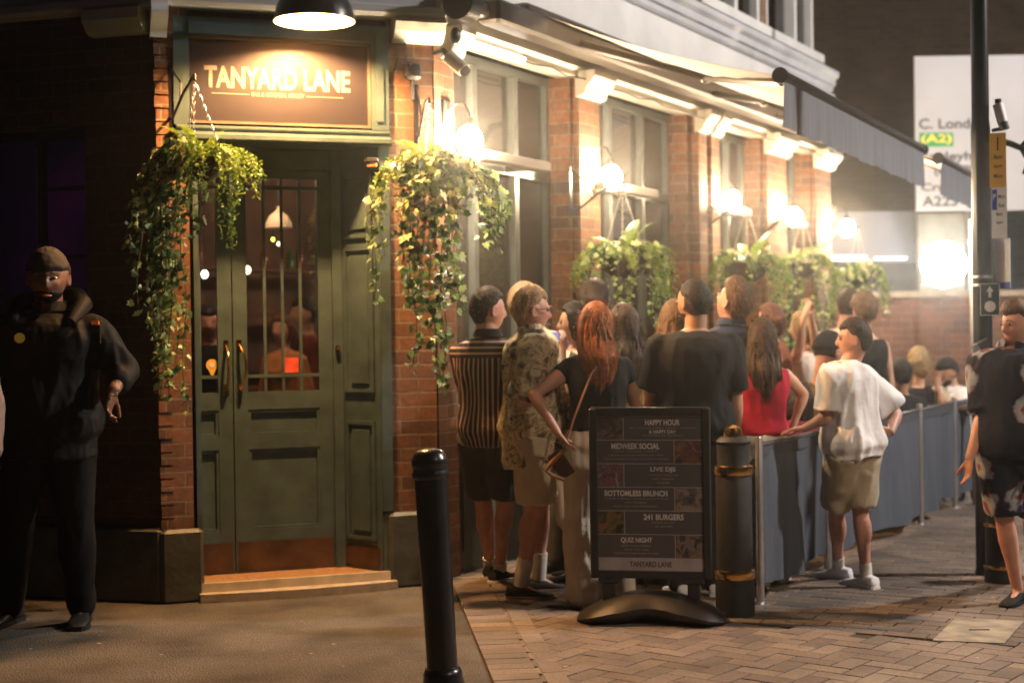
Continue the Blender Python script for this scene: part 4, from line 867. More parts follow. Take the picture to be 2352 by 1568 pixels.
# ================================================================== LAMP POST WITH SIGNS
pp = G(2264, 1322); Yp = pp.y; rp_ = 40/2/F*Yp
lp = empty('lamp_post', pp, 'tall black steel lamp post carrying parking plates at the barrier', 'lamp post')
b = MB(); b.lathe([(rp_*1.08, .02), (rp_*1.08, 2.75), (rp_*.98, 2.8), (rp_*.9, 6.5), (0, 6.5)], (0, 0, 0), 32); b.build('pole', M_BLACK, lp, None, True)
b = MB(); b.lathe([(rp_*1.15, 0), (rp_*1.15, .03), (rp_*1.08, .05)], (0, 0, 0), 32)
b.build('base_ring', M_BLACK, lp, None, True)
for py in (636, 655):
    b = MB(); z_ = W(2264, py, Yp).z; b.lathe([(rp_*1.1, z_-.008), (rp_*1.13, z_), (rp_*1.1, z_+.008)], (0, 0, 0), 32); b.build('clamp_band', M_STEEL, lp, None, True)
def plate(name, px0, px1, py0, py1, mat, words, yaw=-25, dy=-.09, cat='sign plate'):
    c_ = W((px0+px1)/2, (py0+py1)/2, Yp+dy); hw2 = (px1-px0)/2/F*Yp/math.cos(R(yaw)); hh = (py1-py0)/2/F*Yp
    M = Matrix.Translation(c_) @ Matrix.Rotation(R(yaw), 4, 'Z'); t = empty(name, M, words, cat)
    b = MB(); b.box(-hw2, hw2, -.002, .002, -hh, hh); b.build('plate', mat, t, M); b = MB(); b.box(-.012, .012, .003, .04, -hh*.6, -hh*.5); b.box(-.012, .012, .003, .04, hh*.5, hh*.6); b.build('clip', M_STEEL, t, M)
    return t, M, hw2, hh
M_YEL = paint('yellow_plate', (.62, .36, .05), .45, var=.06); M_BLK = paint('print_black', (.03, .03, .03), .5); M_WP = paint('white_plate', (.66, .68, .74), .35, var=.04); M_BLU = paint('blue_print', (.03, .06, .45), .4)
t, M, a, h = plate('loading_plate', 2275, 2309, 306, 430, M_YEL, 'yellow kerb restriction plate high on the lamp post', -20, -.085)
b = MB(); b.box(-.004, .004, -.0035, -.0025, h*.35, h*.85); b.build('mark', M_BLK, t, M)
for k, sx in enumerate(('8am', '6pm', 'Mon')): text('small_lettering', sx, t, M, 0, h*(.12-.35*k), a*1.0, h*.16, M_BLK, y=-.003)
t, M, a, h = plate('parking_plate', 2280, 2311, 430, 546, M_WP, 'white parking plate with a blue panel below the yellow plate', -20, -.085)
b = MB(); b.box(-a*.95, -a*.30, -.0035, -.0025, h*.1, h*.9); b.build('blue_panel', M_BLU, t, M); text('letter', 'P', t, M, -a*.62, h*.62, a*.4, h*.22, M_WP, y=-.0042)
for k, sx in enumerate(('Mon', 'Sat', '8am', '6pm')): text('small_lettering', sx, t, M, a*.3 if k < 2 else 0, h*(.62-.34*k), a*.85, h*.15, M_BLK, y=-.003)
t, M, a, h = plate('banner_plate', 2292, 2316, 548, 662, M_WP, 'pale glossy plate with blue foot hanging edge on below the parking plate', -48, -.05)
b = MB(); b.box(-a, a, -.0035, -.0025, -h, -h*.75); b.build('blue_panel', M_BLU, t, M)
t, M, a, h = plate('shared_path_plate', 2251, 2296, 651, 724, paint('dark_blue_plate', (.03, .05, .06), .4), 'dark plate with white arrow above a white disc on the lamp post', 0, -.095)
M_W2 = paint('print_white', (.62, .6, .6), .4); b = MB(); w2 = .004
b.box(-a, a, -.0035, -.0025, h-w2, h); b.box(-a, a, -.0035, -.0025, -h, -h+w2); b.box(-a, -a+w2, -.0035, -.0025, -h+w2, h-w2); b.box(a-w2, a, -.0035, -.0025, -h+w2, h-w2)
b.prism([(-.009, h*.12), (.009, h*.12), (.009, h*.48), (.022, h*.48), (0, h*.84), (-.022, h*.48), (-.009, h*.48)], 'y', -.0035, -.0025); b.prism([(.034*math.cos(k*math.pi/14), -h*.44+.034*math.sin(k*math.pi/14)) for k in range(28)], 'y', -.0035, -.0025); b.build('arrow_and_disc', M_W2, t, M)
cc_ = empty('cctv_camera', W(2300, 262, Yp), 'white and black bullet camera fixed to the lamp post', 'camera')
b = MB(); b.tube([W(2292, 240, Yp-.04), W(2303, 282, Yp-.06)], .032, 14); b.build('body', M_WHITE, cc_, I4, True)
b = MB(); b.tube([W(2303, 282, Yp-.06), W(2308, 298, Yp-.065)], .03, 14); b.tube([W(2280, 300, Yp), W(2300, 296, Yp-.05)], .012, 8); b.tube([W(2292, 228, Yp-.04), W(2293, 240, Yp-.04)], .02, 10); b.build('mount', M_BLACK, cc_, I4, True)
ba = empty('scroll_arm', W(2310, 340, Yp), 'black iron arm reaching right from the lamp post', 'bracket')
b = MB(); b.tube([W(2272, 318, Yp), W(2320, 330, Yp), W(2345, 340, Yp), W(2400, 322, Yp)], .02, 10); b.tube([W(2345, 340, Yp), W(2362, 372, Yp), W(2352, 400, Yp)], .014, 8); b.tube([W(2345, 338, Yp), W(2380, 300, Yp)], .014, 8); b.build('arm', M_BLACK, ba, I4, True)
bx = empty('loudspeaker_box', W(2258, 800, Yp-.1), 'pale edged black box clipped low on the lamp post', 'box')
b = MB(); M = Matrix.Translation(W(2246, 806, Yp-.11)) @ Matrix.Rotation(R(-28), 4, 'Y'); b.obox(M, .012, .02, .045); b.build('pale_edge', M_STEEL, bx, I4)
b = MB(); M = Matrix.Translation(W(2262, 800, Yp-.09)) @ Matrix.Rotation(R(-28), 4, 'Y'); b.obox(M, .04, .03, .05); b.build('body', M_BLACKM, bx, I4)

# ================================================================== BACKGROUND
YS = 18.0
sgn = W(2100, 130, YS); sb = W(2110, 486, YS); swid = 5.0; FS = Matrix.Translation((sgn.x, YS, 0)) @ Matrix.Rotation(R(0), 4, 'Z')
rs = empty('direction_sign', FS, 'large white road direction sign with a green route panel behind the awning', 'road sign')
M_RS = paint('road_sign_white', (.40, .41, .46), .45, var=.04, scale=2); zt3, zb3 = sgn.z, sb.z
b = MB(); b.box(0, swid, 0, .03, zb3, zt3); b.build('board', M_RS, rs, FS)
b = MB()
for py in (226, 388): z_ = W(2140, py, YS).z; b.box(.001, swid, -.001, .0, z_-.004, z_+.004)
b.build('panel_seam', paint('seam_grey', (.40, .41, .46), .5), rs, FS)
def sx_(px): return (px-CX)/F*YS-sgn.x
for (s_, p0, p1, py, hh, mt) in (('C. London', 2116, 2272, 284, 24, M_BLK), ('Bexleyheath', 2118, 2304, 361, 26, M_BLK), ('(A220)', 2150, 2240, 393, 26, M_BLK), ('Crayford', 2120, 2250, 432, 24, M_BLK), ('A223', 2122, 2203, 462, 24, M_BLK)):
    text('lettering', s_, rs, FS, (sx_(p0)+sx_(p1))/2, W((p0+p1)/2, py, YS).z, sx_(p1)-sx_(p0), hh/F*YS, mt, y=-.004, off=.02)
gz = W(2156, 321, YS).z; b = MB(); b.box(sx_(2117), sx_(2195), -.006, -.002, gz-.085, gz+.085); b.build('route_panel', paint('route_green', (.01, .26, .05), .45), rs, FS)
text('lettering', '(A2)', rs, FS, (sx_(2120)+sx_(2192))/2, gz, sx_(2190)-sx_(2121), .13, paint('route_yellow', (.80, .62, .03), .45), y=-.008, off=.02)
for px in (2232, 2500):
    b = MB(); x_ = sx_(px); b.tube([(x_, .08, 0), (x_, .08, zt3-.1)], .045, 14); b.build('post', paint('sign_post_grey', (.12, .12, .12), .5, .4), rs, FS, True)
# gable building behind
gb = empty('gable_building', (6, 24, 0), 'tall dark brown brick gable wall beyond the road sign', 'building')
b = MB(); b.box(-4, 22, 0, .5, 0, 14); FGB = Matrix.Translation((3.6, 24, 0)) @ Matrix.Rotation(R(-6), 4, 'Z'); b.build('gable_wall', M_BRICKF, gb, FGB)
# walled yard end
YW = 17.3
gw = empty('garden_wall', (W(2150, 700, YW).x, YW, 0), 'red brown brick wall behind the seated drinkers', 'wall')
zw = W(2150, 668, YW).z; xa, xb = 3.2, W(2300, 700, YW).x+5
b = MB(); b.box(xa, xb, YW, YW+.25, 0, zw-.07); b.build('brickwork', M_BRICKG, gw, I4)
b = MB(); b.box(xa-.03, xb, YW-.04, YW+.29, zw-.07, zw); b.build('coping', paint('coping_stone', (.28, .24, .2), .8, var=.2), gw, I4)
pt = empty('blue_grey_hoarding', (W(2015, 600, 18.4).x, 18.4, 0), 'blue grey panelled shop front beyond the end of the pub', 'shop front')
x0_, x1_ = W(1905, 500, 18.4).x-1.2, W(2108, 500, 18.4).x; zt4, zm4 = W(2000, 486, 18.4).z, W(2000, 603, 18.4).z
b = MB(); b.box(x0_, x1_, 18.4, 18.55, zm4, zt4); b.build('fascia_panel', paint('blue_grey_panel', (.16, .18, .24), .5, var=.1, scale=2), pt, I4)
b = MB(); b.box(x0_, x1_, 18.45, 18.9, 0, zm4-.001); b.build('dark_front', paint('dark_front', (.03, .03, .035), .5), pt, I4)
b = MB(); b.box(x0_+.9, x0_+1.3+.35, 18.37, 18.399, zm4+.03, zm4+.09); b.box(x0_+1.75, x1_-.15, 18.37, 18.399, zm4+.03, zm4+.065); b.build('reflection_strip', emit('cool_reflection', (.6, .72, 1), 2.2), pt, I4)  # glowing strips imitate light reflected along the panel's lower edge
YFp = 18.1
fp_ = empty('white_end_panel', (W(2163, 580, YFp).x, YFp, 0), 'pale rendered panel lit by the floodlight under the road sign', 'panel')
b = MB(); b.box(W(2110, 580, YFp).x, W(2228, 580, YFp).x, YFp, YFp+.12, W(2165, 668, YFp).z-.3, W(2165, 489, YFp).z); b.build('panel', paint('pale_render', (.20, .20, .18), .8, var=.12, scale=5), fp_, I4)
flp = W(2166, 608, YFp-.35)
fl_ = empty('floodlight', flp, 'square dazzling white floodlight under the road sign', 'floodlight')
b = MB(); b.cbox(-.25, .25, -.04, -.025, -.25, .25, .006) if False else b.lathe([(.27, 0), (.25, .02), (0, .025)], (0, -.025, 0), 28, Matrix.Rotation(R(90), 3, 'X')); b.build('lamp_glass', emit('flood_glow', (1, .97, .84), 120), fl_)
b = MB(); b.box(-.23, .23, -.024, .06, -.23, .23); b.build('housing', M_WHITE, fl_)
b = MB(); b.box(-.03, .03, .06, .30, -.05, .05); b.build('bracket', M_BLACKM, fl_)
# thin pole left of the lamp post with a small lit sensor
tp_ = empty('thin_pole', (W(2234, 700, 16.5).x, 16.5, 0), 'thin grey pole with a small glowing sensor beside the floodlight', 'pole')
b = MB(); b.tube([(0, 0, 0), (0, 0, W(2234, 505, 16.5).z)], .03, 12); b.build('pole', M_STEEL, tp_, None, True)
b = MB(); b.ell((-.01, -.04, W(2234, 557, 16.5).z), .04, .04, .045, 12, 8); b.build('sensor', emit('sensor_glow', (1, .9, .6), 3), tp_, None, True)
# interior lamps
for i, (px, py, dd, words, mt) in enumerate([(640, 505, 2.0, 'white dome pendant seen through the right door glass', 0)]):
    c_ = W(px, py, 11.0); t = empty('pendant_lamp', c_+Vector((0, 0, .1)), words, 'pendant lamp')
    b = MB(); b.lathe([(.10, -.06), (.095, -.02), (.07, .03), (.03, .06), (.012, .08), (.012, .1)], (0, 0, 0), 24); b.f = [f for f in b.f if len(f) == 4]; b.build('shade', paint('opal_shade', (.7, .55, .4), .5, emis=(1, .7, .45), estr=.12), t, Matrix.Translation(c_), True)
    b = MB(); b.tube([(0, 0, .1), (0, 0, 3.37-c_.z)], .006, 6); b.build('flex', M_BLACKM, t, Matrix.Translation(c_), True)
sml = [(568, 620, 12.2), (470, 630, 11.8), (447, 668, 12.0), (627, 550, 12.4), (640, 560, 12.6), (1228, 545, 12.6), (1082, 622, 11.9), (1226, 575, 12.7), (760, 700, 12.2)]
gw_ = ['small glowing bulb behind the right door glass', 'small glowing bulb behind the left door glass', 'small amber bulb low behind the left door glass', 'small yellow light by the white pendant inside', 'small green light by the white pendant inside', 'upper amber candle bulb inside the first side window', 'white bulb glinting through the ivy of the corner basket', 'lower amber candle bulb inside the first side window', 'tiny bulb inside right of the door glass']
for i, (px, py, Y_) in enumerate(sml):
    c_ = W(px, py, Y_); t = empty('indoor_bulb', c_, gw_[i], 'indoor bulb', 'small bulbs inside the pub'); s_ = .5 if i in (3, 4, 7, 8) else 1
    b = MB(); b.ell((0, 0, 0), .028*s_, .028*s_, .034*s_, 12, 8); b.build('bulb', emit('indoor_bulb_glow_%d' % (i % 4), [(1, .85, .5), (1, .95, .8), (1, .75, .35), (.8, .9, .1)][i % 4], 9), t, None, True)
    b = MB(); b.tube([(0, 0, .03*s_), (0, 0, 3.37-c_.z)], .003, 5); b.build('flex', M_BLACKM, t, None, True)
lamp('bar_light', 'POINT', tuple(FR @ Vector((.6, 1.9, 2.9))), 60, (1, .60, .36), .15)
lamp('bar_light', 'POINT', tuple(FR @ Vector((3.4, 1.6, 2.9))), 60, (1, .72, .5), .15)
lamp('bar_light', 'POINT', tuple(FR @ Vector((6.0, 1.6, 2.9))), 45, (1, .72, .5), .15)
lamp('bar_light', 'POINT', tuple(FD @ Vector((.3, 1.6, 2.7))), 9, (1, .55, .32), .15)
# ================================================================== PEOPLE
def skin_mat(name, col): return paint(name, col, .5, var=.10, scale=14, sub=.06, bump=.05, bscale=160)
SK = {'fair': skin_mat('fair_skin', (.56, .33, .23)), 'tan': skin_mat('tan_skin', (.44, .24, .15)), 'pink': skin_mat('pink_skin', (.56, .29, .21)), 'brown': skin_mat('brown_skin', (.20, .10, .06))}
def hair_mat(name, c):
    m, nt, b, N, L = nodes_of(name)
    tc = N('ShaderNodeTexCoord'); mp = N('ShaderNodeMapping'); mp.inputs['Scale'].default_value = (70, 70, 6); L(tc.outputs['Object'], mp.inputs[0])
    nz = N('ShaderNodeTexNoise'); nz.inputs['Scale'].default_value = 1.6; nz.inputs['Detail'].default_value = 4; nz.inputs['Distortion'].default_value = .6; L(mp.outputs[0], nz.inputs['Vector'])
    rp = ramp(nt, [(.3, tuple(x*.45 for x in c)), (.5, c), (.72, tuple(min(1, x*1.7) for x in c))]); L(nz.outputs['Fac'], rp.inputs[0]); L(rp.outputs[0], b.inputs['Base Color'])
    b.inputs['Roughness'].default_value = .6; b.inputs['Specular IOR Level'].default_value = .3
    g = N('ShaderNodeNewGeometry'); r2 = ramp(nt, [(0, (.55,)*3), (1, (1.5,)*3)]); L(g.outputs['Random Per Island'], r2.inputs[0]); mm = N('ShaderNodeMixRGB'); mm.blend_type = 'MULTIPLY'; mm.inputs[0].default_value = 1; L(rp.outputs[0], mm.inputs[1]); L(r2.outputs[0], mm.inputs[2]); L(mm.outputs[0], b.inputs['Base Color'])
    bp = N('ShaderNodeBump'); bp.inputs['Strength'].default_value = .9; bp.inputs['Distance'].default_value = .006; L(nz.outputs['Fac'], bp.inputs['Height']); L(bp.outputs[0], b.inputs['Normal']); return m
HR = {k: hair_mat(k+'_hair', c) for k, c in dict(brown=(.055, .032, .018), dark=(.022, .015, .011), ginger=(.33, .105, .03), sandy=(.55, .33, .15), blonde=(.50, .34, .16), grey=(.20, .16, .12), auburn=(.13, .045, .02), black=(.010, .009, .009), fairbrown=(.19, .11, .055)).items()}
def cloth(name, col, var=.08, rough=.85, bump=.25): return paint(name, col, rough, var=var, scale=10, bump=.55, bscale=17, sheen=0, spec=.2)
def pattern_mat(name, kind):
    m, nt, b, N, L = nodes_of(name); tc = N('ShaderNodeTexCoord'); b.inputs['Roughness'].default_value = .85; b.inputs['Specular IOR Level'].default_value = .25
    sp = N('ShaderNodeSeparateXYZ'); L(tc.outputs['Object'], sp.inputs[0])
    def M_(op, a, bb=None, c=None):
        n = N('ShaderNodeMath'); n.operation = op
        for i, v in enumerate((a, bb, c)):
            if v is None: continue
            if isinstance(v, (int, float)): n.inputs[i].default_value = v
            else: L(v, n.inputs[i])
        return n.outputs[0]
    if kind == 'stripe':
        at_ = N('ShaderNodeAttribute'); at_.attribute_name = 'wrap'
        vert = M_('FRACT', M_('MULTIPLY', at_.outputs['Fac'], 1/.034)); hor = M_('FRACT', M_('MULTIPLY', sp.outputs[2], 1/.034))
        yoke = M_('GREATER_THAN', sp.outputs[2], 1.395); v = M_('ADD', M_('MULTIPLY', vert, M_('SUBTRACT', 1, yoke)), M_('MULTIPLY', hor, yoke))
        rp = ramp(nt, [(0, (.022, .018, .020)), (.60, (.022, .018, .020)), (.66, (.52, .36, .30)), (.95, (.52, .36, .30)), (1, (.022, .018, .020))]); L(v, rp.inputs[0]); L(rp.outputs[0], b.inputs['Base Color'])
    elif kind == 'camo':
        nz = N('ShaderNodeTexNoise'); nz.inputs['Scale'].default_value = 8.5; nz.inputs['Detail'].default_value = 5; nz.inputs['Distortion'].default_value = 1.4; nz.inputs['Roughness'].default_value = .6; L(tc.outputs['Object'], nz.inputs['Vector'])
        rp = ramp(nt, [(0, (.06, .055, .05)), (.38, (.20, .15, .09)), (.44, (.50, .39, .22)), (.49, (.70, .60, .40)), (.56, (.30, .24, .13)), (.60, (.60, .50, .32)), (.65, (.06, .065, .055))], 'CONSTANT'); L(nz.outputs['Fac'], rp.inputs[0]); L(rp.outputs[0], b.inputs['Base Color'])
    elif kind == 'floral':
        v = N('ShaderNodeTexVoronoi'); v.inputs['Scale'].default_value = 5.5; v.inputs['Randomness'].default_value = .7; nz = N('ShaderNodeTexNoise'); nz.inputs['Scale'].default_value = 11; nz.inputs['Detail'].default_value = 3
        mxv = N('ShaderNodeMixRGB'); mxv.inputs[0].default_value = .12; L(tc.outputs['Object'], mxv.inputs[1]); L(tc.outputs['Object'], nz.inputs['Vector']); L(nz.outputs['Color'], mxv.inputs[2]); L(mxv.outputs[0], v.inputs['Vector'])
        rp = ramp(nt, [(0, (.30, .06, .05)), (.14, (.26, .06, .05)), (.2, (.36, .40, .46)), (.34, (.24, .28, .36)), (.39, (.10, .03, .04)), (.42, (.013, .014, .028))], 'LINEAR'); L(v.outputs['Distance'], rp.inputs[0]); L(rp.outputs[0], b.inputs['Base Color'])
    elif kind == 'bluestripe':
        v = M_('FRACT', M_('MULTIPLY', M_('ADD', sp.outputs[0], M_('MULTIPLY', sp.outputs[1], .5)), 9)); rp = ramp(nt, [(0, (.04, .07, .26)), (.62, (.04, .07, .26)), (.68, (.40, .34, .25)), (.9, (.40, .34, .25)), (1, (.04, .07, .26))]); L(v, rp.inputs[0]); L(rp.outputs[0], b.inputs['Base Color'])
    return m
def lerp(a, b, t): return a+(b-a)*t
def sst(a, b, x): t = min(1, max(0, (x-a)/(b-a))); return t*t*(3-2*t)
def limb(mb, p, q, r0, r1, bulge=0, bpos=.35, seg=14, n=7, capr=True):
    p, q = Vector(p), Vector(q); d = q-p; L_ = d.length
    if L_ < 1e-5: return
    u = d.normalized(); pts = []; rs = []
    if capr:
        for a in (80, 50, 22): pts.append(p-u*(r0*math.sin(R(a)))); rs.append(max(.001, r0*math.cos(R(a))))
    for i in range(n+1):
        t = i/n; pts.append(p+d*t); rs.append(lerp(r0, r1, t)+bulge*math.exp(-((t-bpos)/.22)**2))
    if capr:
        for a in (22, 50, 80): pts.append(q+u*(r1*math.sin(R(a)))); rs.append(max(.001, r1*math.cos(R(a))))
    mb.tube(pts, rs, seg)
def headfun(d, off=0.0, fem=0):
    """surface point of the head for a unit direction d (x right, y forward, z up); metres at 1.75 m height"""
    x, y, z = d
    rx, ry, rz = .0765, .097, .118
    X, Y, Z = x*(rx+off), y*(ry+off), z*(rz+off)
    lo = max(0, -z)
    X *= 1-.34*lo**1.6; Z *= 1-.02*lo
    if y < 0: Y *= 1-.42*lo**1.2
    else: Y *= (.90+.02*z)+.06*lo
    if z > 0: X *= 1+.03*math.sin(z*math.pi)
    if y > .2 and off < .004:
        fx = X
        nose = math.exp(-(fx/.0135)**2)*(sst(.03, -.028, Z)*(1-sst(-.030, -.044, Z)))*.026; Y += nose
        Y += math.exp(-(fx/.008)**2)*math.exp(-((Z-.01)/.03)**2)*.006
        for s in (-1, 1):
            Y -= .0095*math.exp(-((fx-s*.033)/.016)**2-((Z-.008)/.012)**2); Y += .004*math.exp(-((fx-s*.03)/.022)**2-((Z-.028)/.009)**2)
            Y += .003*math.exp(-((fx-s*.042)/.016)**2-((Z+.02)/.018)**2)
        Y += .0055*math.exp(-(fx/.020)**2-((Z+.060)/.0055)**2)+.005*math.exp(-(fx/.018)**2-((Z+.073)/.005)**2)-.004*math.exp(-(fx/.02)**2-((Z+.0665)/.003)**2)
        Y += .008*math.exp(-(fx/.024)**2-((Z+.102)/.014)**2)
    return Vector((X, Y-.004, Z))
def head_mesh(mb, M, s, offf=None, nz=44, na=56, ears=True):
    """offf(dir, point)->offset, for the head itself None"""
    vs = []
    for i in range(nz+1):
        t = math.pi*i/nz; t = min(max(t, .02), math.pi-.02)
        for k in range(na):
            a = 2*math.pi*k/na; d = (math.sin(t)*math.sin(a), math.sin(t)*math.cos(a), -math.cos(t))
            o = offf(d) if offf else 0; p = headfun(d, o)
            vs.append(M @ (p*s))
    fs = []
    for i in range(nz):
        for k in range(na): j = (k+1) % na; fs.append((i*na+k, i*na+j, (i+1)*na+j, (i+1)*na+k))
    fs.append(tuple(range(na-1, -1, -1))); fs.append(tuple(range(nz*na, nz*na+na))); mb.add(vs, fs)
    if ears and not offf:
        for sx in (-1, 1):
            E = M @ Matrix.Translation(Vector((sx*.080, -.008, -.002))*s) @ Matrix.Rotation(sx*R(24), 4, 'Z') @ Matrix.Rotation(R(-10), 4, 'X')
            ring = [E @ (Vector((sx*.004, .0, .0))+Vector((0, .016*math.cos(a*math.pi/8)*(1 if math.sin(a*math.pi/8) < 0 else 1.2), .031*math.sin(a*math.pi/8))))*1 for a in range(16)]
            mb.tube([E @ Vector((sx*.004*s, .017*s*math.cos(a*math.pi/8), .030*s*math.sin(a*math.pi/8))) for a in range(17)], .0055*s, 6); mb.ell(E @ Vector((0, 0, 0)), .006*s, .016*s, .026*s, 8, 6, E.to_3x3())
def hand_mesh(mb, w, dirv, palm, s, side, curl=.5, spread_=.12):
    """w wrist, dirv towards the fingers, palm = palm normal; side +1 right hand"""
    d = dirv.normalized(); pn = (palm-d*palm.dot(d)).normalized(); x = d.cross(pn).normalized()*(1 if side > 0 else -1)   # x towards the thumb
    rings = []
    for t, wd, th in ((-.012, .024, .019), (.02, .031, .017), (.05, .039, .015), (.082, .041, .013), (.094, .037, .010)):
        c = w+d*(t*s); rings.append([c+x*(wd*s*math.cos(a*math.pi/6))+pn*(th*s*math.sin(a*math.pi/6)) for a in range(12)])
    mb.loft(rings)
    for k, (fx, ln) in enumerate(((.029, .070), (.010, .078), (-.010, .072), (-.028, .056))):
        p = w+d*(.085*s)+x*(fx*s); dd = (d+x*(fx*spread_*12*.1)).normalized(); c_ = curl*(.75+.12*k); rs = .0088*s*(1 if k < 3 else .88)
        for seg_, f_ in enumerate((.45, .32, .25)):
            a = c_*(.6 if seg_ == 0 else 1.0)*.75; ax = dd.cross(pn).normalized(); dd = (Matrix.Rotation(a, 3, ax) @ dd) if (Matrix.Rotation(a, 3, ax) @ dd).dot(pn) > dd.dot(pn) else (Matrix.Rotation(-a, 3, ax) @ dd)
            q = p+dd*(ln*f_*s); limb(mb, p, q, rs, rs*.93, 0, .35, 8, 2); p = q; rs *= .93
    p = w+d*(.022*s)+x*(.024*s)+pn*.004*s; dd = (d*.72+x*.62+pn*.30).normalized()
    for f_ in (.042, .032, .024): q = p+dd*(f_*s); limb(mb, p, q, .0108*s, .0095*s, 0, .35, 8, 2); p = q; dd = (dd+d*.35+pn*.12-x*.1).normalized()
def baked(mb, name, voxel, smooth_=2, extra=None):
    me = mb.mesh(name); o = bpy.data.objects.new('tmp', me); COL.objects.link(o)
    r = o.modifiers.new('r', 'REMESH'); r.mode = 'VOXEL'; r.voxel_size = voxel; r.adaptivity = 0
    if smooth_: m = o.modifiers.new('s', 'SMOOTH'); m.iterations = smooth_; m.factor = .5
    dg = bpy.context.evaluated_depsgraph_get(); out = bpy.data.meshes.new_from_object(o.evaluated_get(dg)); bpy.data.objects.remove(o); bpy.data.meshes.remove(me)
    out.name = name
    return out
def wrinkle(me, amp, sc, seed=0, fn=None):
    n = len(me.vertices)
    if not n: return
    co = np.zeros(n*3); me.vertices.foreach_get('co', co); co = co.reshape(-1, 3); no = np.zeros(n*3); me.vertices.foreach_get('normal', no); no = no.reshape(-1, 3)
    off = np.empty(n)
    for i in range(n):
        x, y, z = co[i]; q = Vector((x*sc[0]+seed*3.1, y*sc[1]+seed, z*sc[2])); q = q+Vector(mnoise.noise_vector(q*.6))*.7
        v = 1-abs(mnoise.noise(q))*2.2; off[i] = (v-.35)*amp*(fn(x, y, z) if fn else 1)
    me.vertices.foreach_set('co', (co+no*off[:, None]).ravel()); me.update()
def mobj(me, name, mat, parent, M=None):
    me.name = name; me.materials.clear(); me.materials.append(mat); me.polygons.foreach_set('use_smooth', [True]*len(me.polygons))
    o = bpy.data.objects.new(name, me); COL.objects.link(o); place(o, parent, M); return o
TORSO_M = [(-.06, .135, .105), (0, .165, .120), (.10, .172, .126), (.30, .155, .112), (.5, .160, .113), (.68, .175, .120), (.82, .182, .115), (.92, .165, .092), (.975, .105, .070), (1.0, .066, .060)]
TORSO_F = [(-.06, .140, .105), (0, .172, .125), (.10, .172, .124), (.30, .132, .098), (.5, .138, .102), (.68, .152, .122), (.82, .155, .105), (.92, .140, .082), (.975, .090, .062), (1.0, .054, .052)]
def spine_pt(J, t):
    P = [(-.1, J['pel']+(J['pel']-J['wai'])*.35), (.0, J['pel']), (.32, J['wai']), (.72, J['che']), (1.0, J['neck'])]
    for (a, p), (b, q) in zip(P, P[1:]):
        if t <= b: return p.lerp(q, (t-a)/(b-a))
    return P[-1][1]
def torso(mb, J, s, fem, off=0, t0=-.06, t1=1.0, fat=1.0, seg=28, flare=0, belly=0):
    T = TORSO_F if fem else TORSO_M; rings = []
    ts = [t0+(t1-t0)*i/18 for i in range(19)]
    for t in ts:
        for (a, ax, ay), (b, bx, by) in zip(T, T[1:]):
            if t <= b or b == 1.0: k = min(1, max(0, (t-a)/(b-a))); rx, ry = lerp(ax, bx, k), lerp(ay, by, k); break
        if t < T[0][0]: rx, ry = T[0][1], T[0][2]
        f_ = fat if t < .86 else lerp(fat, 1, (t-.86)/.14); fl_ = flare*max(0, .5-t)
        rx = (rx*f_+off*(1 if t < .95 else .35)+fl_)*s; ry = (ry*f_+off*(1 if t < .95 else .35)+fl_)*s
        c = spine_pt(J, t); sx = lerp(0, 1, min(1, max(0, t))); X = (J['hipx']*(1-sx)+J['shx']*sx).normalized(); ax = (spine_pt(J, min(1, t+.05))-spine_pt(J, t-.05)).normalized(); Yv = ax.cross(X).normalized(); X = Yv.cross(ax).normalized()
        rg = []
        for k in range(seg):
            a = 2*math.pi*k/seg; ca, sa = math.cos(a), math.sin(a); e = .85; px_ = math.copysign(abs(ca)**e, ca)*rx; py_ = math.copysign(abs(sa)**e, sa)*ry
            if sa > 0 and belly: py_ += belly*s*math.exp(-((t-.25)/.22)**2)*sa
            if fem and sa > 0 and .5 < t < .85: py_ += .035*s*math.exp(-((t-.66)/.08)**2)*max(0, math.cos((abs(px_)-.07*s)/(.09*s)))*sa
            if sa < 0 and t < .15: py_ -= .018*s*math.exp(-((t-.0)/.09)**2)*abs(sa)
            rg.append(c+X*px_+Yv*py_)
        rings.append(rg)
    mb.loft(rings)
SHOE = [(-.085, .022, .050), (-.075, .033, .078), (-.03, .036, .086), (.02, .036, .082), (.06, .041, .062), (.11, .047, .047), (.15, .044, .040), (.18, .032, .032), (.192, .016, .022)]
def shoe(root, an, fdir, s, mat, solemat=None, ms=True, big=1.0):
    f = Vector((fdir.x, fdir.y, 0)).normalized(); x = Vector((f.y, -f.x, 0)); g = Vector((an.x, an.y, an.z-.08*s)); mb = MB(); rings = []
    for t, wd, h in SHOE:
        c = g+f*(t*s*big); rg = []
        for k in range(16):
            a = 2*math.pi*k/16; ca, sa = math.cos(a), math.sin(a); rg.append(c+x*(math.copysign(abs(ca)**.7, ca)*wd*s*big)+Vector((0, 0, (.018+(h*big-.018)*(.5+.5*math.copysign(abs(sa)**.8, sa)))*s)))
        rings.append(rg)
    mb.loft(rings); o = mb.build('shoe', mat, root, ROOTM, True)
    mb = MB(); rings = []
    for t, wd, h in SHOE:
        c = g+f*(t*s*1.03*big); rings.append([c+x*(sx*(wd+.004)*s*big)+Vector((0, 0, z*s)) for sx, z in ((-1, .001), (1, .001), (1, .026), (-1, .026))])
    mb.loft(rings); mb.build('sole', solemat or mat, o, ROOTM)
    return o
ROOTM = Matrix.Identity(4)
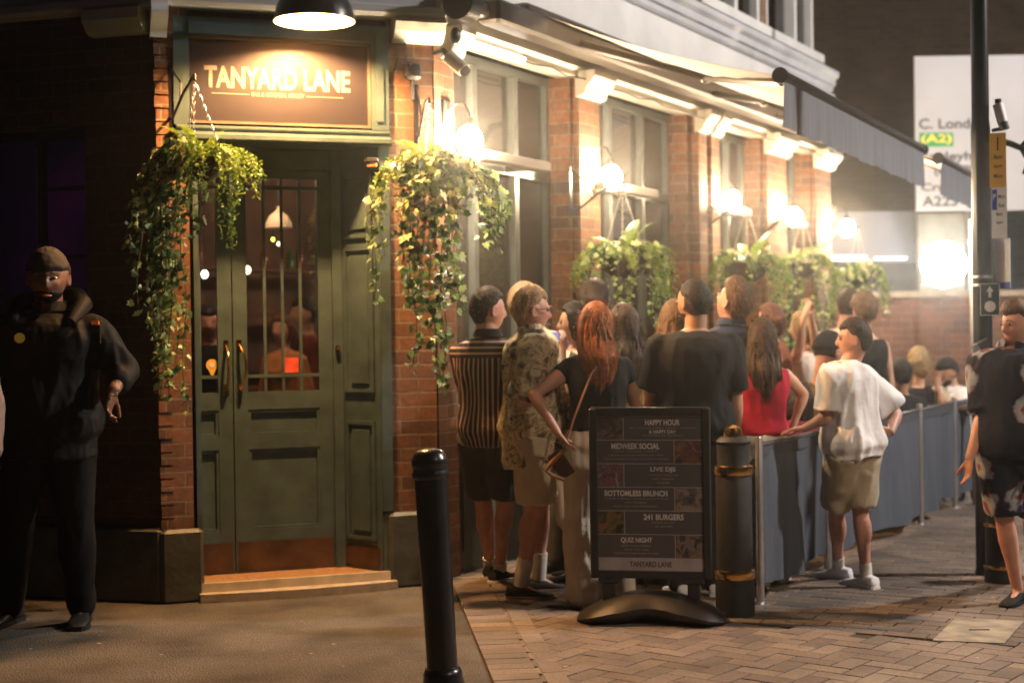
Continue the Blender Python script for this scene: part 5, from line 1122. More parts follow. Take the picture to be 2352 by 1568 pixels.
def person(words, px, Y, H, heading, skin='fair', hair='brown', hairstyle='short', fem=0, fat=1.0, voxel=.0085, arms=None, headp=None, headyaw=0, headpitch=0, headroll=0, lean=(0, 0), shyaw=0,
           top=None, bottom=None, shoes=None, sit=0, stance=.1, step=0, feet=None, extras=None, face=False, belly=0, zoff=0, hairlen=.35, faceY=None, neckp=None, hsc=1.0):
    """px: photo column of the body centre at depth Y; heading degrees, 0 = away from the camera, 90 = to the left"""
    global ROOTM
    s = H/1.75; base = W(px, 900, Y); base.z = zoff
    hd = R(heading); Rz = Matrix.Rotation(hd, 3, 'Z'); M0 = Matrix.Translation(base); root = empty('person', M0, words, 'person', 'people outside the pub'); ROOTM = Matrix.Identity(4)
    ROOTM = Matrix.Translation(base)                  # meshes are written relative to the feet point
    def L(v): return Rz @ (Vector(v)*s)
    def PXp(px_, py_, dY=0): return W(px_, py_, Y+dY)-base
    J = {}; wsc = .90 if fem else 1.0
    dz = -.46 if sit else 0
    lx, ly = lean
    J['pel'] = L((0, 0, .93+dz)); J['wai'] = L((lx*.25, ly*.25, 1.10+dz)); J['che'] = L((lx*.65, ly*.65, 1.31+dz)); J['neck'] = L((lx, ly, 1.475+dz)) 
    if neckp: J['neck'] = PXp(*neckp); J['che'] = J['pel'].lerp(J['neck'], .7)+L((0, -.015, 0)); J['wai'] = J['pel'].lerp(J['neck'], .32)
    J['head'] = J['neck']+L((lx*.1, .025+ly*.1, .150)) if not headp else PXp(*headp)
    J['hipx'] = L((1, 0, 0)).normalized(); J['shx'] = Matrix.Rotation(R(shyaw), 3, 'Z') @ J['hipx']
    top = top or {}; bottom = bottom or {}
    up = (J['neck']-J['che']).normalized(); fwd = (Matrix.Rotation(R(shyaw), 3, 'Z') @ L((0, 1, 0))).normalized()
    body = MB(); A = {}
    for sd, nm in ((1, 'R'), (-1, 'L')):
        sh = J['neck']-up*(.098*s)+J['shx']*(sd*(.172 if not fem else .148)*s*min(fat, 1.12)); spec = (arms or {}).get(nm)
        if spec is None: el = sh+J['hipx']*(sd*.045*s)+L((0, -.02, -.285)); wr = el+J['hipx']*(sd*.0)+L((0, .07, -.235)); hv = L((0, .08, -1)); pn = -J['hipx']*sd
        else:
            el = PXp(*spec['e']) if len(spec['e']) == 3 and spec.get('px', 1) else sh+L(spec['e']); wr = PXp(*spec['w']) if spec.get('px', 1) else sh+L(spec['w'])
            hv = L(spec.get('h', (0, .1, -1))) if not spec.get('hw') else Vector(spec['hw']); pn = L(spec['pn']) if 'pn' in spec else -J['hipx']*sd
        A[nm] = (sh, el, wr); k = .86 if fem else 1
        limb(body, sh, el, .054*s*k*min(fat, 1.2), .041*s*k, .004, .4); limb(body, el, wr, .041*s*k, .027*s*k, .006*s, .25); hand_mesh(body, wr, hv, pn, s*(.9 if fem else 1), sd*1, spec.get('curl', .5) if spec else .4)
    torso(body, J, s, fem, 0, fat=fat*.97, belly=belly*.8)
    hM = Matrix.Translation(J['head']) @ (Matrix.Rotation(hd+R(headyaw), 4, 'Z') @ Matrix.Rotation(R(headpitch), 4, 'X') @ Matrix.Rotation(R(headroll), 4, 'Y'))
    limb(body, J['neck']-up*.06*s, J['head']+(hM.to_3x3() @ Vector((0, -.022, -.055)))*s, (.064 if not fem else .050)*s, (.060 if not fem else .047)*s, 0, .5, 16)
    hs = s*(1.08 if not fem else 1.05)*hsc; head_mesh(body, hM, hs)
    Lg = {}
    for sd, nm in ((1, 'R'), (-1, 'L')):
        hp = J['pel']+J['hipx']*(sd*.088*s)+L((0, 0, -.02)); st_ = sd*step
        if feet and nm in feet: an = G(*feet[nm])-base; an.z = .08*s
        else: an = L((sd*stance, st_*.5, .08))
        if sit: kn = hp+L((sd*.05, .42, .0)); an = kn+L((sd*0, .02, -.40)); an.z = max(an.z, .08*s)
        else: kn = hp.lerp(an, .49)+L((sd*.01, .035, 0))
        fdv = (Matrix.Rotation(R(-sd*12), 3, 'Z') @ L((0, 1, 0))); Lg[nm] = (hp, kn, an, fdv); k = 1.0
        limb(body, hp, kn, .088*s*k*min(fat, 1.2), .055*s, .004, .3, 16); limb(body, kn, an, .050*s, .032*s, .010*s, .28, 16); body.ell(kn.lerp(an, .30)-L((0, .022, 0))/1.0, .046*s, .042*s, .11*s, 14, 10); body.ell(kn+L((0, .022, .01)), .036*s, .034*s, .045*s, 12, 8); limb(body, an, an+fdv.normalized()*.09*s-Vector((0, 0, .045*s)), .026*s, .016*s)
    bm_ = baked(body, 'body', voxel, 1); bo = mobj(bm_, 'body', SK[skin], root, ROOTM)
    # ---- eyes, brows, lips
    if face:
        for sx in (-1, 1):
            e = MB(); c_ = hM @ (Vector((sx*.032, .0765, .007))*hs); e.ell(c_, .0135*hs, .012*hs, .0065*hs, 12, 8, hM.to_3x3()); e.cur = 1; e.ell(hM @ (Vector((sx*.032, .0845, .007))*hs), .0058*hs, .005*hs, .0062*hs, 10, 6, hM.to_3x3()); e.build('eye', [paint('eye_white', (.36, .32, .29), .4), paint('eye_iris', (.02, .014, .01), .2)], root, ROOTM, True)
            e = MB(); e.tube([hM @ (Vector((sx*x_, y_, z_))*hs) for x_, y_, z_ in ((.014, .094, .024), (.028, .092, .030), (.046, .079, .026))], [.0026*hs, .0034*hs, .0016*hs], 6); e.build('eyebrow', HR[hair], root, ROOTM, True)
        e = MB(); e.tube([hM @ (Vector((x_, y_, -.0665))*hs) for x_, y_ in ((-.021, .086), (-.010, .0945), (0, .0965), (.010, .0945), (.021, .086))], [.002*hs, .0048*hs, .0055*hs, .0048*hs, .002*hs], 8); e.build('lips', paint('lips', (.30, .10, .08), .45), root, ROOTM, True)
    # ---- hair
    rh = random.Random(int(px*7+Y)); ph = rh.uniform(0, 50)
    def nz_(d, f=5): return mnoise.noise(Vector(d)*f+Vector((ph, 0, 0)))
    if hairstyle not in ('none',):
        long_ = hairstyle in ('long', 'bun', 'bob')
        thick = {'short': .010, 'crop': .006, 'quiff': .012, 'long': .017, 'curly': .03, 'bun': .012, 'beanie': .016, 'cap': .014, 'bob': .018}.get(hairstyle, .011)
        def mask(d):
            x, y, z = d
            if hairstyle in ('beanie', 'cap'): line = .30 if y > 0 else (.10+.2*y)
            else: line = (.60-.13*(1-abs(x))) if y > .45 else (lerp(.14, .53, y/.45) if y > 0 else .14 if y > -.22 else lerp(-.56, .14, sst(-.62, -.22, y)))
            if long_: line = (.60 if y > .5 else lerp(-.85, .58, sst(.0, .5, y)))
            return sst(line-.10, line+.06, z+.04*nz_(d, 6))
        def off(d):
            m = mask(d); th = thick+.004*nz_(d, 7)+(.010*nz_(d, 9) if hairstyle == 'curly' else .002*nz_(d, 22))
            if hairstyle in ('quiff',): th += .022*max(0, d[2])*sst(-.2, .6, d[1])+.008*max(0, d[2])
            if hairstyle == 'short': th += .008*max(0, d[2])
            if hairstyle == 'cap': th += 0
            return lerp(-.014, th, m)
        hb = MB(); head_mesh(hb, hM, hs, off, 40, 56)
        if long_:
            ln = hairlen; rings = []; nR = 16; down = Vector((0, 0, -1)); X = (hM.to_3x3() @ Vector((1, 0, 0))); F_ = (hM.to_3x3() @ Vector((0, 1, 0))); F_.z = 0; F_.normalize(); X.z = 0; X.normalize()
            c0_ = J['head']+F_*(-.030*s)+Vector((0, 0, .05*s))
            back = J['che']-fwd*.10*s
            for i in range(nR+1):
                t = i/nR; z = t*(ln+.05)*s; wd = (.082+.030*math.sin(min(1, t*2.2)*math.pi*.5)-.055*max(0, t-.5)*1.6)*s*(1 if ln > .2 else .95); dp = (.084-.040*t)*s
                c_ = c0_+down*z-F_*(.022*sst(.0, .2, t)*s)-fwd*((.075 if ln > .3 else .0)*sst(.22, .55, t)*s)+X*(.012*math.sin(t*5+ph)*s)
                wd *= max(.35, 1-max(0, t-.8)*2.6); dp *= max(.3, 1-max(0, t-.8)*3)
                rg = []
                for k in range(40):
                    a = 2*math.pi*k/40; rr_ = 1+.06*math.sin(a*9+t*4+ph)+.05*math.sin(a*17-t*6)
                    rg.append(c_+X*(wd*math.cos(a)*rr_)+F_*(dp*math.sin(a)*rr_*(1 if math.sin(a) < 0 else .55)))
                rings.append(rg)
            hb.loft(rings); LR = rings
        SM = MB(); off_n = 900 if voxel < .0095 else 350      # loose locks that break up the outline
        for q in range(off_n):
            z_ = rh.uniform(-.8, 1); a = rh.uniform(0, 6.283); rr_ = math.sqrt(1-z_*z_); d = (rr_*math.sin(a), rr_*math.cos(a), z_)
            if mask(d) < .85 or hairstyle in ('beanie', 'cap'): continue
            p = headfun(d, off(d)); dn = Vector(d); back_ = Vector((d[0]*.3, -.9, -.25)) if d[1] > -.3 else Vector((0, -.1, -1))
            fl = (back_-dn*back_.dot(dn)).normalized(); fl = (fl+Vector((rh.uniform(-.4, .4), rh.uniform(-.4, .4), rh.uniform(-.4, .4)))).normalized(); sd_ = fl.cross(dn).normalized(); ll = rh.uniform(.012, .032 if not long_ else .08); w_ = rh.uniform(.0010, .0024)
            P0 = p-dn*.004; P1 = p+fl*ll*.5+dn*rh.uniform(.0005, .004); P2 = p+fl*ll+dn*rh.uniform(-.003, .003)
            SM.add([hM @ (v*hs) for v in (P0-sd_*w_, P0+sd_*w_, P1+sd_*w_, P1-sd_*w_, P2)], [(0, 1, 2, 3), (3, 2, 4)])
        if hairstyle == 'bun': hb.ell(J['head']+(hM.to_3x3() @ Vector((0, -.09, .06)))*s, .04*s, .04*s, .04*s, 14, 10)
        if long_:
            for q in range(int(off_n*1.2)):
                i = rh.randrange(2, nR-1); k = rh.randrange(40); i2 = min(nR, i+rh.randint(1, 3)); cc = sum(LR[i], Vector())/40; p = LR[i][k]; o_ = (p-cc).normalized(); e2 = LR[i2][(k+rh.choice((-1, 0, 1))) % 40]; sd_ = o_.cross(Vector((0, 0, 1))).normalized(); w_ = rh.uniform(.0015, .004)*s
                SM.add([p-sd_*w_, p+sd_*w_, (p+e2)/2+sd_*w_+o_*.007, (p+e2)/2-sd_*w_+o_*.007, e2+o_*rh.uniform(.0, .012)], [(0, 1, 2, 3), (3, 2, 4)])
        hname = {'beanie': 'beanie', 'cap': 'cap'}.get(hairstyle, 'hair')
        hme = baked(hb, hname, .0075, 1) if long_ else hb.mesh(hname)
        if hairstyle in ('curly',): wrinkle(hme, .010, (45, 45, 45), ph)
        hmat = HR[hair] if hname == 'hair' else cloth('dark_'+hname, (.04, .035, .03) if hname == 'beanie' else (.012, .012, .013))
        ho = mobj(hme, hname, hmat, root, ROOTM)
        if SM.v: SM.build('loose_locks', hmat, ho, ROOTM)
        if hairstyle == 'cap' and False: pass
        if hname != 'hair':                                   # short hair showing under it
            def off2(d): x, y, z = d; return lerp(-.014, .004, sst(-.5, -.3, z)*(1 if y < -.02 else 0))
            hb = MB(); head_mesh(hb, hM, hs, off2, 30, 40); mobj(hb.mesh('hair'), 'hair', HR[hair], root, ROOTM)
    if extras and 'beard' in extras:
        def off3(d):
            x, y, z = d; m = sst(-.28, -.42, z+.10*abs(x))*sst(-.15, .15, y)*(1-.9*math.exp(-(x/.22)**2-((z+.565)/.045)**2)); return lerp(-.014, extras['beard']+.002*nz_(d, 20), m)
        def hf(d): return off3(d)
        hb = MB(); vs = []; head_mesh(hb, hM, hs, off3, 50, 60); mobj(hb.mesh('beard'), 'beard', HR[extras.get('beardcol', hair)], root, ROOTM)
    if extras and 'glasses' in extras:
        e = MB()
        for sx in (-1, 1):
            e.tube([hM @ (Vector((sx*.033+.022*math.cos(a*math.pi/8), .100-.006*abs(math.cos(a*math.pi/8)), .006+.016*math.sin(a*math.pi/8)))*hs) for a in range(17)], .0017*hs, 5); e.tube([hM @ (Vector(v)*hs) for v in ((sx*.055, .095, .01), (sx*.078, .06, .012), (sx*.083, .0, .008))], .002*hs, 5)
        e.tube([hM @ (Vector(v)*hs) for v in ((-.012, .102, .01), (.012, .102, .01))], .0018*hs, 5); e.build('glasses', paint('spectacle_frame', (.03, .015, .01), .3), root, ROOTM, True)
    # ---- top
    if top:
        c = MB(); off = top.get('off', .016); t0 = top.get('t0', -.05); torso(c, J, s, fem, off, t0, top.get('t1', .985), fat, 30, top.get('flare', 0), belly)
        for sd, nm in ((1, 'R'), (-1, 'L')):
            sh, el, wr = A[nm]; sl = top.get('sleeve', .6); so = top.get('soff', off+.006)
            if sl <= 0: continue
            r0 = (.054+off*.75)*s*(.86 if fem else 1)*min(fat, 1.15); r1_ = (.050+so)*s*(.86 if fem else 1)*min(fat, 1.15)
            if sl <= 1: limb(c, sh, sh.lerp(el, sl), r0, r1_, 0, .4, 18, 6, False) if sl > .5 else limb(c, sh, sh.lerp(el, sl), r0, r0*.95, 0, .4, 16, 5, False); limb(c, sh, sh+(el-sh)*.1, r0, r0, 0, .5, 16, 2)
            else: limb(c, sh, el, r0, (.046+so)*s); limb(c, el, el.lerp(wr, sl-1), (.046+so)*s, (.034+so)*s)
            limb(c, J['neck']-up*.055*s, sh, (.045+off*.4)*s*(.85 if fem else 1), r0*.96, 0, .5, 14, 4)
        if top.get('tail'):                                   # hanging hem pulled out on one side
            pass
        me = baked(c, 'top', top.get('vox', .011), 3)
        amp = top.get('amp', .008); wrinkle(me, amp, top.get('wsc', (9, 9, 3.2)), rh.uniform(0, 9)); wrinkle(me, amp*top.get('w2', .35), (17, 17, 9), rh.uniform(0, 9)); 
        if top.get('wrap'):
            n = len(me.vertices); co = np.zeros(n*3); me.vertices.foreach_get('co', co); co = co.reshape(-1, 3); iz = Rz.inverted(); m3 = np.array(iz); lc_ = co @ m3.T
            ang_ = np.arctan2(lc_[:, 0], -lc_[:, 1]); at_ = me.attributes.new('wrap', 'FLOAT', 'POINT'); at_.data.foreach_set('value', (ang_*.165*s).astype(np.float32))
        nm_ = top.get('name', 'shirt'); to = mobj(me, nm_, top['mat'], root, ROOTM)
        if top.get('collar'):
            e = MB(); rr_ = (.073 if not fem else .06)*s
            cc_ = J['neck']+up*.012*s; X = J['shx']; Fv = up.cross(X) 
            for (r0_, r1_, z0_, z1_) in ((1.0, .92, -.01, .035), (1.25, .97, -.008, .033)):
                vs = []; fs = []; n = 26
                for k in range(n):
                    a = math.pi*.5+.35+(2*math.pi-.7)*k/(n-1); dv = X*math.cos(a)+Fv*math.sin(a)*.92
                    vs += [cc_+dv*(rr_*r0_)+up*z0_*s, cc_+dv*(rr_*r1_)+up*z1_*s, cc_+dv*(rr_*r1_-.004)+up*z1_*s, cc_+dv*(rr_*r0_-.004)+up*z0_*s]
                for k in range(n-1):
                    for q in range(4): q2 = (q+1) % 4; fs.append((k*4+q, k*4+q2, k*4+4+q2, k*4+4+q))
                e.add(vs, fs)
            e.build('collar', top.get('collarmat', top['mat']), to, ROOTM, True)
    # ---- bottoms
    if bottom:
        c = MB(); o_ = bottom.get('off', .02); ln = bottom.get('len', 1.0); torso(c, J, s, fem, o_*.6 if bottom.get('rise') else min(o_*.5, .010), -.12, bottom.get('rise', .03), fat*.99, 28, 0, belly*.4)
        for nm in ('R', 'L'):
            hp, kn, an, fdv = Lg[nm]; r0 = (.092*min(fat, 1.2)+o_)*s; rk = (.060+o_*bottom.get('kw', 1.0))*s; ra = (.045+o_*bottom.get('aw', 1.0))*s
            if ln <= .5: limb(c, hp, hp.lerp(kn, ln*2), r0, lerp(r0, rk, ln*2)+bottom.get('hem', .006)*s, 0, .5, 18, 8, False)
            elif ln < .62: limb(c, hp, kn, r0, rk+.01*s, 0, .5, 18); limb(c, kn, kn.lerp(an, (ln-.5)*2), rk+.01*s, rk+.012*s)
            else: limb(c, hp, kn, r0, rk, 0, .5, 18); limb(c, kn, kn.lerp(an, (ln-.5)*2)+Vector((0, 0, 0)), rk, ra, .008*s, .3, 18)
        me = baked(c, 'bottom', .012, 3); wrinkle(me, bottom.get('amp', .007), bottom.get('wsc', (10, 10, 3)), rh.uniform(0, 9)); 
        if zoff == 0:
            n = len(me.vertices); co = np.zeros(n*3); me.vertices.foreach_get('co', co); co = co.reshape(-1, 3); co[:, 2] = np.maximum(co[:, 2], .012); me.vertices.foreach_set('co', co.ravel()); me.update()
        mobj(me, bottom.get('name', 'shorts'), bottom['mat'], root, ROOTM)
    shoes = shoes or {}
    if not (sit and voxel > .011):
        for nm in ('R', 'L'):
            hp, kn, an, fdv = Lg[nm]
            if shoes.get('sock'):
                e = MB(); limb(e, an, an.lerp(kn, shoes['sock']), .040*s, .047*s if shoes['sock'] > .3 else .041*s, 0, .5, 16, 6, False); e.build('sock', shoes.get('sockmat', cloth('white_sock', (.66, .63, .58))), root, ROOTM, True)
            shoe(root, an, fdv, s, shoes.get('mat', cloth('black_shoe', (.02, .02, .022), rough=.5)), shoes.get('sole'), True, shoes.get('big', 1.0))
    return root, J, A, Lg, hM, base, s
WHT = cloth('white_tee_cotton', (.80, .79, .80), var=.03); BLKC = cloth('black_cotton', (.016, .016, .017)); KHK = cloth('khaki_cotton', (.48, .41, .30)); CREAMC = cloth('cream_linen', (.78, .69, .57), var=.04); NAVY = cloth('navy_cotton', (.03, .045, .10))
WSH = paint('white_leather', (.82, .82, .85), .45, var=.04); WSOLE = paint('white_rubber', (.72, .72, .72), .6, var=.04); CHAR = cloth('charcoal_cotton', (.05, .048, .045))
# 1 doorman
gd = person('heavy doorman in black uniform and grey beanie standing in the dark by the left wall', 112, 7.75, 2.0, 178, 'brown', 'black', 'beanie', 0, 1.14, .009,
    arms={'L': dict(e=(284, 852, .0), w=(262, 895, -.20), hw=(-.25, -.3, -1), pn=(-1, 0, 0), curl=.9), 'R': dict(e=(-8, 880, .05), w=(-4, 1000, .0))}, headyaw=14, headpitch=-6, lean=(-.02, .02), belly=.05,
    top=dict(mat=cloth('black_uniform', (.006, .0055, .006), rough=.75), off=.030, sleeve=1.45, soff=.030, amp=.012, name='jacket', t0=-.2, collar=True, flare=.05), bottom=dict(mat=cloth('black_uniform', (0, 0, 0)), off=.024, name='trousers', len=.99, aw=.9, rise=.2), feet={'L': (188, 1432), 'R': (22, 1432)}, face=True, extras={'beard': .005}, shoes=dict(big=1.05))
root, J, A, Lg, hM, base, s = gd
def blob(root, words, name, p, r, mat, sub=None):
    pass
def small(root, name, mat, build):
    e = MB(); build(e); return e.build(name, mat, root, Matrix.Identity(4), True)
small(root, 'round_badge', paint('yellow_badge', (.55, .42, .05), .4, var=.1), lambda e: e.tube([W(45, 776, 7.46), W(45, 776, 7.45)], .026, 18))
small(root, 'radio_tab', paint('orange_tab', (.7, .10, .03), .5, emis=(.8, .12, .02), estr=.15), lambda e: e.obox(Matrix.Translation(W(219, 741, 7.44)), .018, .008, .009))
small(root, 'body_camera', M_BLACK, lambda e: (e.obox(Matrix.Translation(W(220, 768, 7.45)), .024, .012, .045), e.tube([W(221, 757, 7.43), W(221, 757, 7.425)], .015, 14)))
small(root, 'ring', M_STEEL, lambda e: e.tube([W(262+8*math.cos(a*.785), 905+5*math.sin(a*.785), 7.50) for a in range(9)], .004, 6))
small(root, 'hood', cloth('black_uniform', (0, 0, 0)), lambda e: e.tube([J['neck']+base+Vector(v)*s for v in ((-.13, -.12, -.05), (-.16, -.02, .03), (-.10, .09, .06), (0, .12, .065), (.10, .09, .06), (.16, -.02, .03), (.13, -.12, -.05))], [.02*s, .04*s, .05*s, .052*s, .05*s, .04*s, .02*s], 10))
# 2 person leaving the frame at the left edge
person('person in a grey long sleeved top, only the hanging sleeve showing at the left edge', -120, 7.3, 1.78, 170, 'tan', 'dark', 'short', 0, 1.05, .012, arms={'L': dict(e=(-24, 930, .0), w=(-18, 1040, -.05))}, top=dict(mat=cloth('grey_jersey', (.13, .12, .14)), sleeve=1.9, off=.02, vox=.014), bottom=dict(mat=CHAR, name='trousers'))
# 3 striped shirt
person('man in black and pink striped shirt with his back turned beside the ivy', 1122, 8.78, 1.80, -22, 'pink', 'brown', 'short', 0, 1.0, arms={'R': dict(e=(1192, 905, .25), w=(1250, 900, .35), hw=(1, .4, .3), pn=(-1, 0, .2)), 'L': dict(e=(1078, 905, .08), w=(1090, 990, .25), hw=(.3, .3, -1))}, headyaw=-42, feet={'R': (1148, 1338), 'L': (1126, 1328)},
    top=dict(mat=pattern_mat('striped_shirt_cotton', 'stripe'), off=.018, sleeve=.95, soff=.022, wrap=True, t0=-.14, collar=True, collarmat=BLKC, amp=.007), bottom=dict(mat=CHAR, len=.44, off=.024), shoes=dict(mat=BLKC, sole=WSOLE, sock=.12))
# 4 patterned shirt man with glasses
cm = person('sandy haired man in glasses and loose tan leaf print shirt over beige shorts', 1222, 8.56, 1.83, -82, 'pink', 'sandy', 'short', 0, 1.05, arms={'R': dict(e=(1200, 920, -.18), w=(1278, 922, -.14), hw=(1, .1, .05), pn=(-.2, .3, 1), curl=.8), 'L': dict(e=(1215, 915, .26), w=(1295, 900, .2), hw=(1, 0, .3), curl=.8)}, headp=(1222, 714, .0), headyaw=4, headpitch=-3, belly=.05, feet={'R': (1196, 1378), 'L': (1238, 1362)}, stance=.09,
    top=dict(mat=pattern_mat('leaf_print_cotton', 'camo'), off=.032, sleeve=.98, soff=.032, t0=-.34, amp=.013, collar=True, flare=.03), bottom=dict(mat=cloth('beige_cotton', (.58, .50, .35)), len=.46, off=.035), shoes=dict(mat=CHAR, sole=cloth('tan_rubber', (.35, .25, .18)), sock=.36), extras={'glasses': 1}, face=True)
# 5 tall man behind in blue
person('tall grey haired man in blue striped top half hidden behind the man in glasses', 1248, 9.5, 1.84, -50, 'fair', 'grey', 'short', 0, 1.0, .011, headp=(1206, 700, 0), arms={'R': dict(e=(1310, 870, -.1), w=(1350, 830, -.05), hw=(1, 0, .4))}, top=dict(mat=pattern_mat('blue_striped_jersey', 'bluestripe'), off=.02, sleeve=.8), bottom=dict(mat=CHAR, name='trousers'))
# 6 woman hand to mouth
wm = person('dark haired woman holding a hand to her mouth between the men', 1322, 9.15, 1.70, 78, 'fair', 'dark', 'bob', 1, 1.0, .008, headp=(1318, 742, 0), arms={'L': dict(e=(1290, 870, -.2), w=(1292, 800, -.16), hw=(.15, .3, 1), pn=(.5, 1, 0), curl=.8), 'R': dict(e=(1300, 880, .1), w=(1290, 830, .0), hw=(0, 0, 1))}, hairlen=.10, top=dict(mat=CREAMC, off=.01, sleeve=.3), bottom=dict(mat=CREAMC, name='skirt', len=.6), face=True)
# 7 dark haired head behind
person('tall dark haired person glancing right behind the women', 1368, 10.0, 1.86, -48, 'tan', 'dark', 'bob', 0, .95, .011, hairlen=.08, headp=(1368, 690, 0), top=dict(mat=NAVY, off=.02, sleeve=.6), bottom=dict(mat=CHAR, name='trousers'), face=True)
# 8 ginger woman
gw8 = person('woman with long ginger hair in black top and cream trousers, hand on hip', 1372, 8.36, 1.70, 2, 'pink', 'ginger', 'long', 1, 1.02, .008, hairlen=.41, headyaw=-6, headpitch=-4, arms={'L': dict(e=(1226, 906, -.14), w=(1280, 992, -.20), hw=(.6, -.1, -.75), pn=(1, 0, 0), curl=.35), 'R': dict(e=(1462, 940, .15), w=(1440, 985, .35), hw=(-.3, .6, .3))}, feet={'L': (1342, 1395), 'R': (1420, 1385)},
    top=dict(mat=BLKC, off=.020, sleeve=.30, soff=.018, t0=.16, amp=.006), bottom=dict(mat=CREAMC, name='trousers', len=.995, off=.022, kw=1.9, aw=2.6, rise=.20, amp=.012, wsc=(22, 22, 1.2)), shoes=dict(mat=CREAMC))
root, J, A, Lg, hM, base, s = gw8
strap = [W(1374, 835, 8.22), W(1358, 860, 8.19), W(1318, 960, 8.2), W(1296, 1035, 8.2), W(1286, 1068, 8.2)]
bag = empty('shoulder_bag', W(1283, 1075, 8.2), 'small tan leather bag on a thin strap across the ginger haired woman', 'bag')
TANL = paint('tan_leather', (.42, .20, .10), .5, var=.15)
e = MB(); e.tube(strap, .006, 6); e.build('strap', TANL, bag, I4, True)
e = MB(); M = Matrix.Translation(W(1288, 1066, 8.19)) @ Matrix.Rotation(R(-32), 4, 'Y'); e.obox(M, .045, .025, .075); me = e; e.build('pouch', paint('brown_leather', (.16, .08, .045), .5), bag, I4)
e = MB(); e.tube([W(1300, 1028, 8.17), W(1268, 1062, 8.15), W(1254, 1080, 8.16), W(1270, 1092, 8.16), W(1296, 1100, 8.17)], .013, 8); e.build('trim', TANL, bag, I4, True)
# 9 long brown hair behind ginger
person('woman with long dark brown hair and bare shoulders just behind the ginger haired woman', 1436, 9.0, 1.70, 12, 'fair', 'brown', 'long', 1, .95, .010, hairlen=.42, top=dict(mat=cloth('yellow_top', (.45, .32, .10)), off=.006, sleeve=0, t1=.8), bottom=dict(mat=CREAMC, name='trousers'))
# 10 woman in red
person('woman in bright red top facing the man in the black tee', 1512, 9.25, 1.70, -60, 'pink', 'fairbrown', 'long', 1, .95, .010, hairlen=.42, headp=(1556, 735, 0), arms={'L': dict(e=(1500, 815, .0), w=(1540, 800, -.1), hw=(1, 0, .3)), 'R': dict(e=(1478, 920, -.1), w=(1520, 900, -.1), hw=(1, 0, .2))}, top=dict(mat=cloth('bright_red_cotton', (.55, .03, .02)), off=.012, sleeve=.1, t1=.88), bottom=dict(mat=CHAR, name='trousers'))
# 11 black tee
person('broad man in plain black tee with cropped dark hair, back turned', 1597, 8.55, 1.83, 2, 'tan', 'dark', 'crop', 0, 1.14, headyaw=38, arms={'L': dict(e=(1492, 925, .1), w=(1540, 975, .35), hw=(.5, .8, .2)), 'R': dict(e=(1690, 938, .0), w=(1682, 1035, .08), hw=(0, .2, -1))}, top=dict(mat=BLKC, off=.022, sleeve=.72, soff=.026, t0=-.12, amp=.009), bottom=dict(mat=CHAR, name='trousers'), face=True, extras={'beard': .003}, shoes=dict(mat=WSH))
# 12 tall navy
person('tall fair haired man in navy shirt looking up beside the man in black', 1682, 9.15, 1.86, 18, 'pink', 'fairbrown', 'quiff', 0, .98, headpitch=30, headyaw=30, headp=(1684, 694, -.02), arms={'R': dict(e=(1718, 900, .0), w=(1712, 1000, .08))}, top=dict(mat=NAVY, off=.02, sleeve=.9, collar=True), bottom=dict(mat=CHAR, name='trousers'), face=True)
# 13 red top woman
person('woman with long brown hair in crimson sleeveless top and white trousers', 1753, 8.95, 1.60, -6, 'fair', 'brown', 'long', 1, 1.0, .008, hairlen=.46, headyaw=10, lean=(.0, .02), arms={'R': dict(e=(1846, 905, .05), w=(1820, 982, .02), hw=(-.3, .2, -.7)), 'L': dict(e=(1712, 905, .2), w=(1730, 950, .3), hw=(.3, .6, 0))}, top=dict(mat=cloth('crimson_knit', (.34, .012, .035)), off=.018, sleeve=0, t0=.10, t1=.9), bottom=dict(mat=cloth('white_denim', (.62, .60, .58)), name='trousers', len=.98, off=.02, kw=1.4, aw=1.8, rise=.12), shoes=dict(mat=WSH))
# 14 white tee man
person('young man in oversized white tee and khaki shorts leaning on the barrier', 1958, 8.66, 1.60, 40, 'pink', 'brown', 'short', 0, 1.06, .0075, headyaw=38, headp=(1960, 780, 0), lean=(-.03, .03), arms={'L': dict(e=(1898, 958, -.10), w=(1850, 982, -.05), hw=(-1, .1, -.12), pn=(0, 0, -1), curl=.4), 'R': dict(e=(2058, 950, .15), w=(2046, 992, .0), hw=(-.8, -.1, .1), pn=(1, 0, 0), curl=.7)}, feet={'L': (1926, 1332), 'R': (1990, 1352)},
    top=dict(mat=WHT, off=.030, sleeve=.85, soff=.044, t0=-.13, amp=.022, w2=.10, wsc=(6.5, 6.5, 2.0), sflare=.2, flare=.02), bottom=dict(mat=KHK, len=.46, off=.032, hem=.012, amp=.009), shoes=dict(mat=WSH, sole=WSOLE, sock=.20, sockmat=cloth('white_sock', (.66, .63, .58)), big=1.12), face=True)
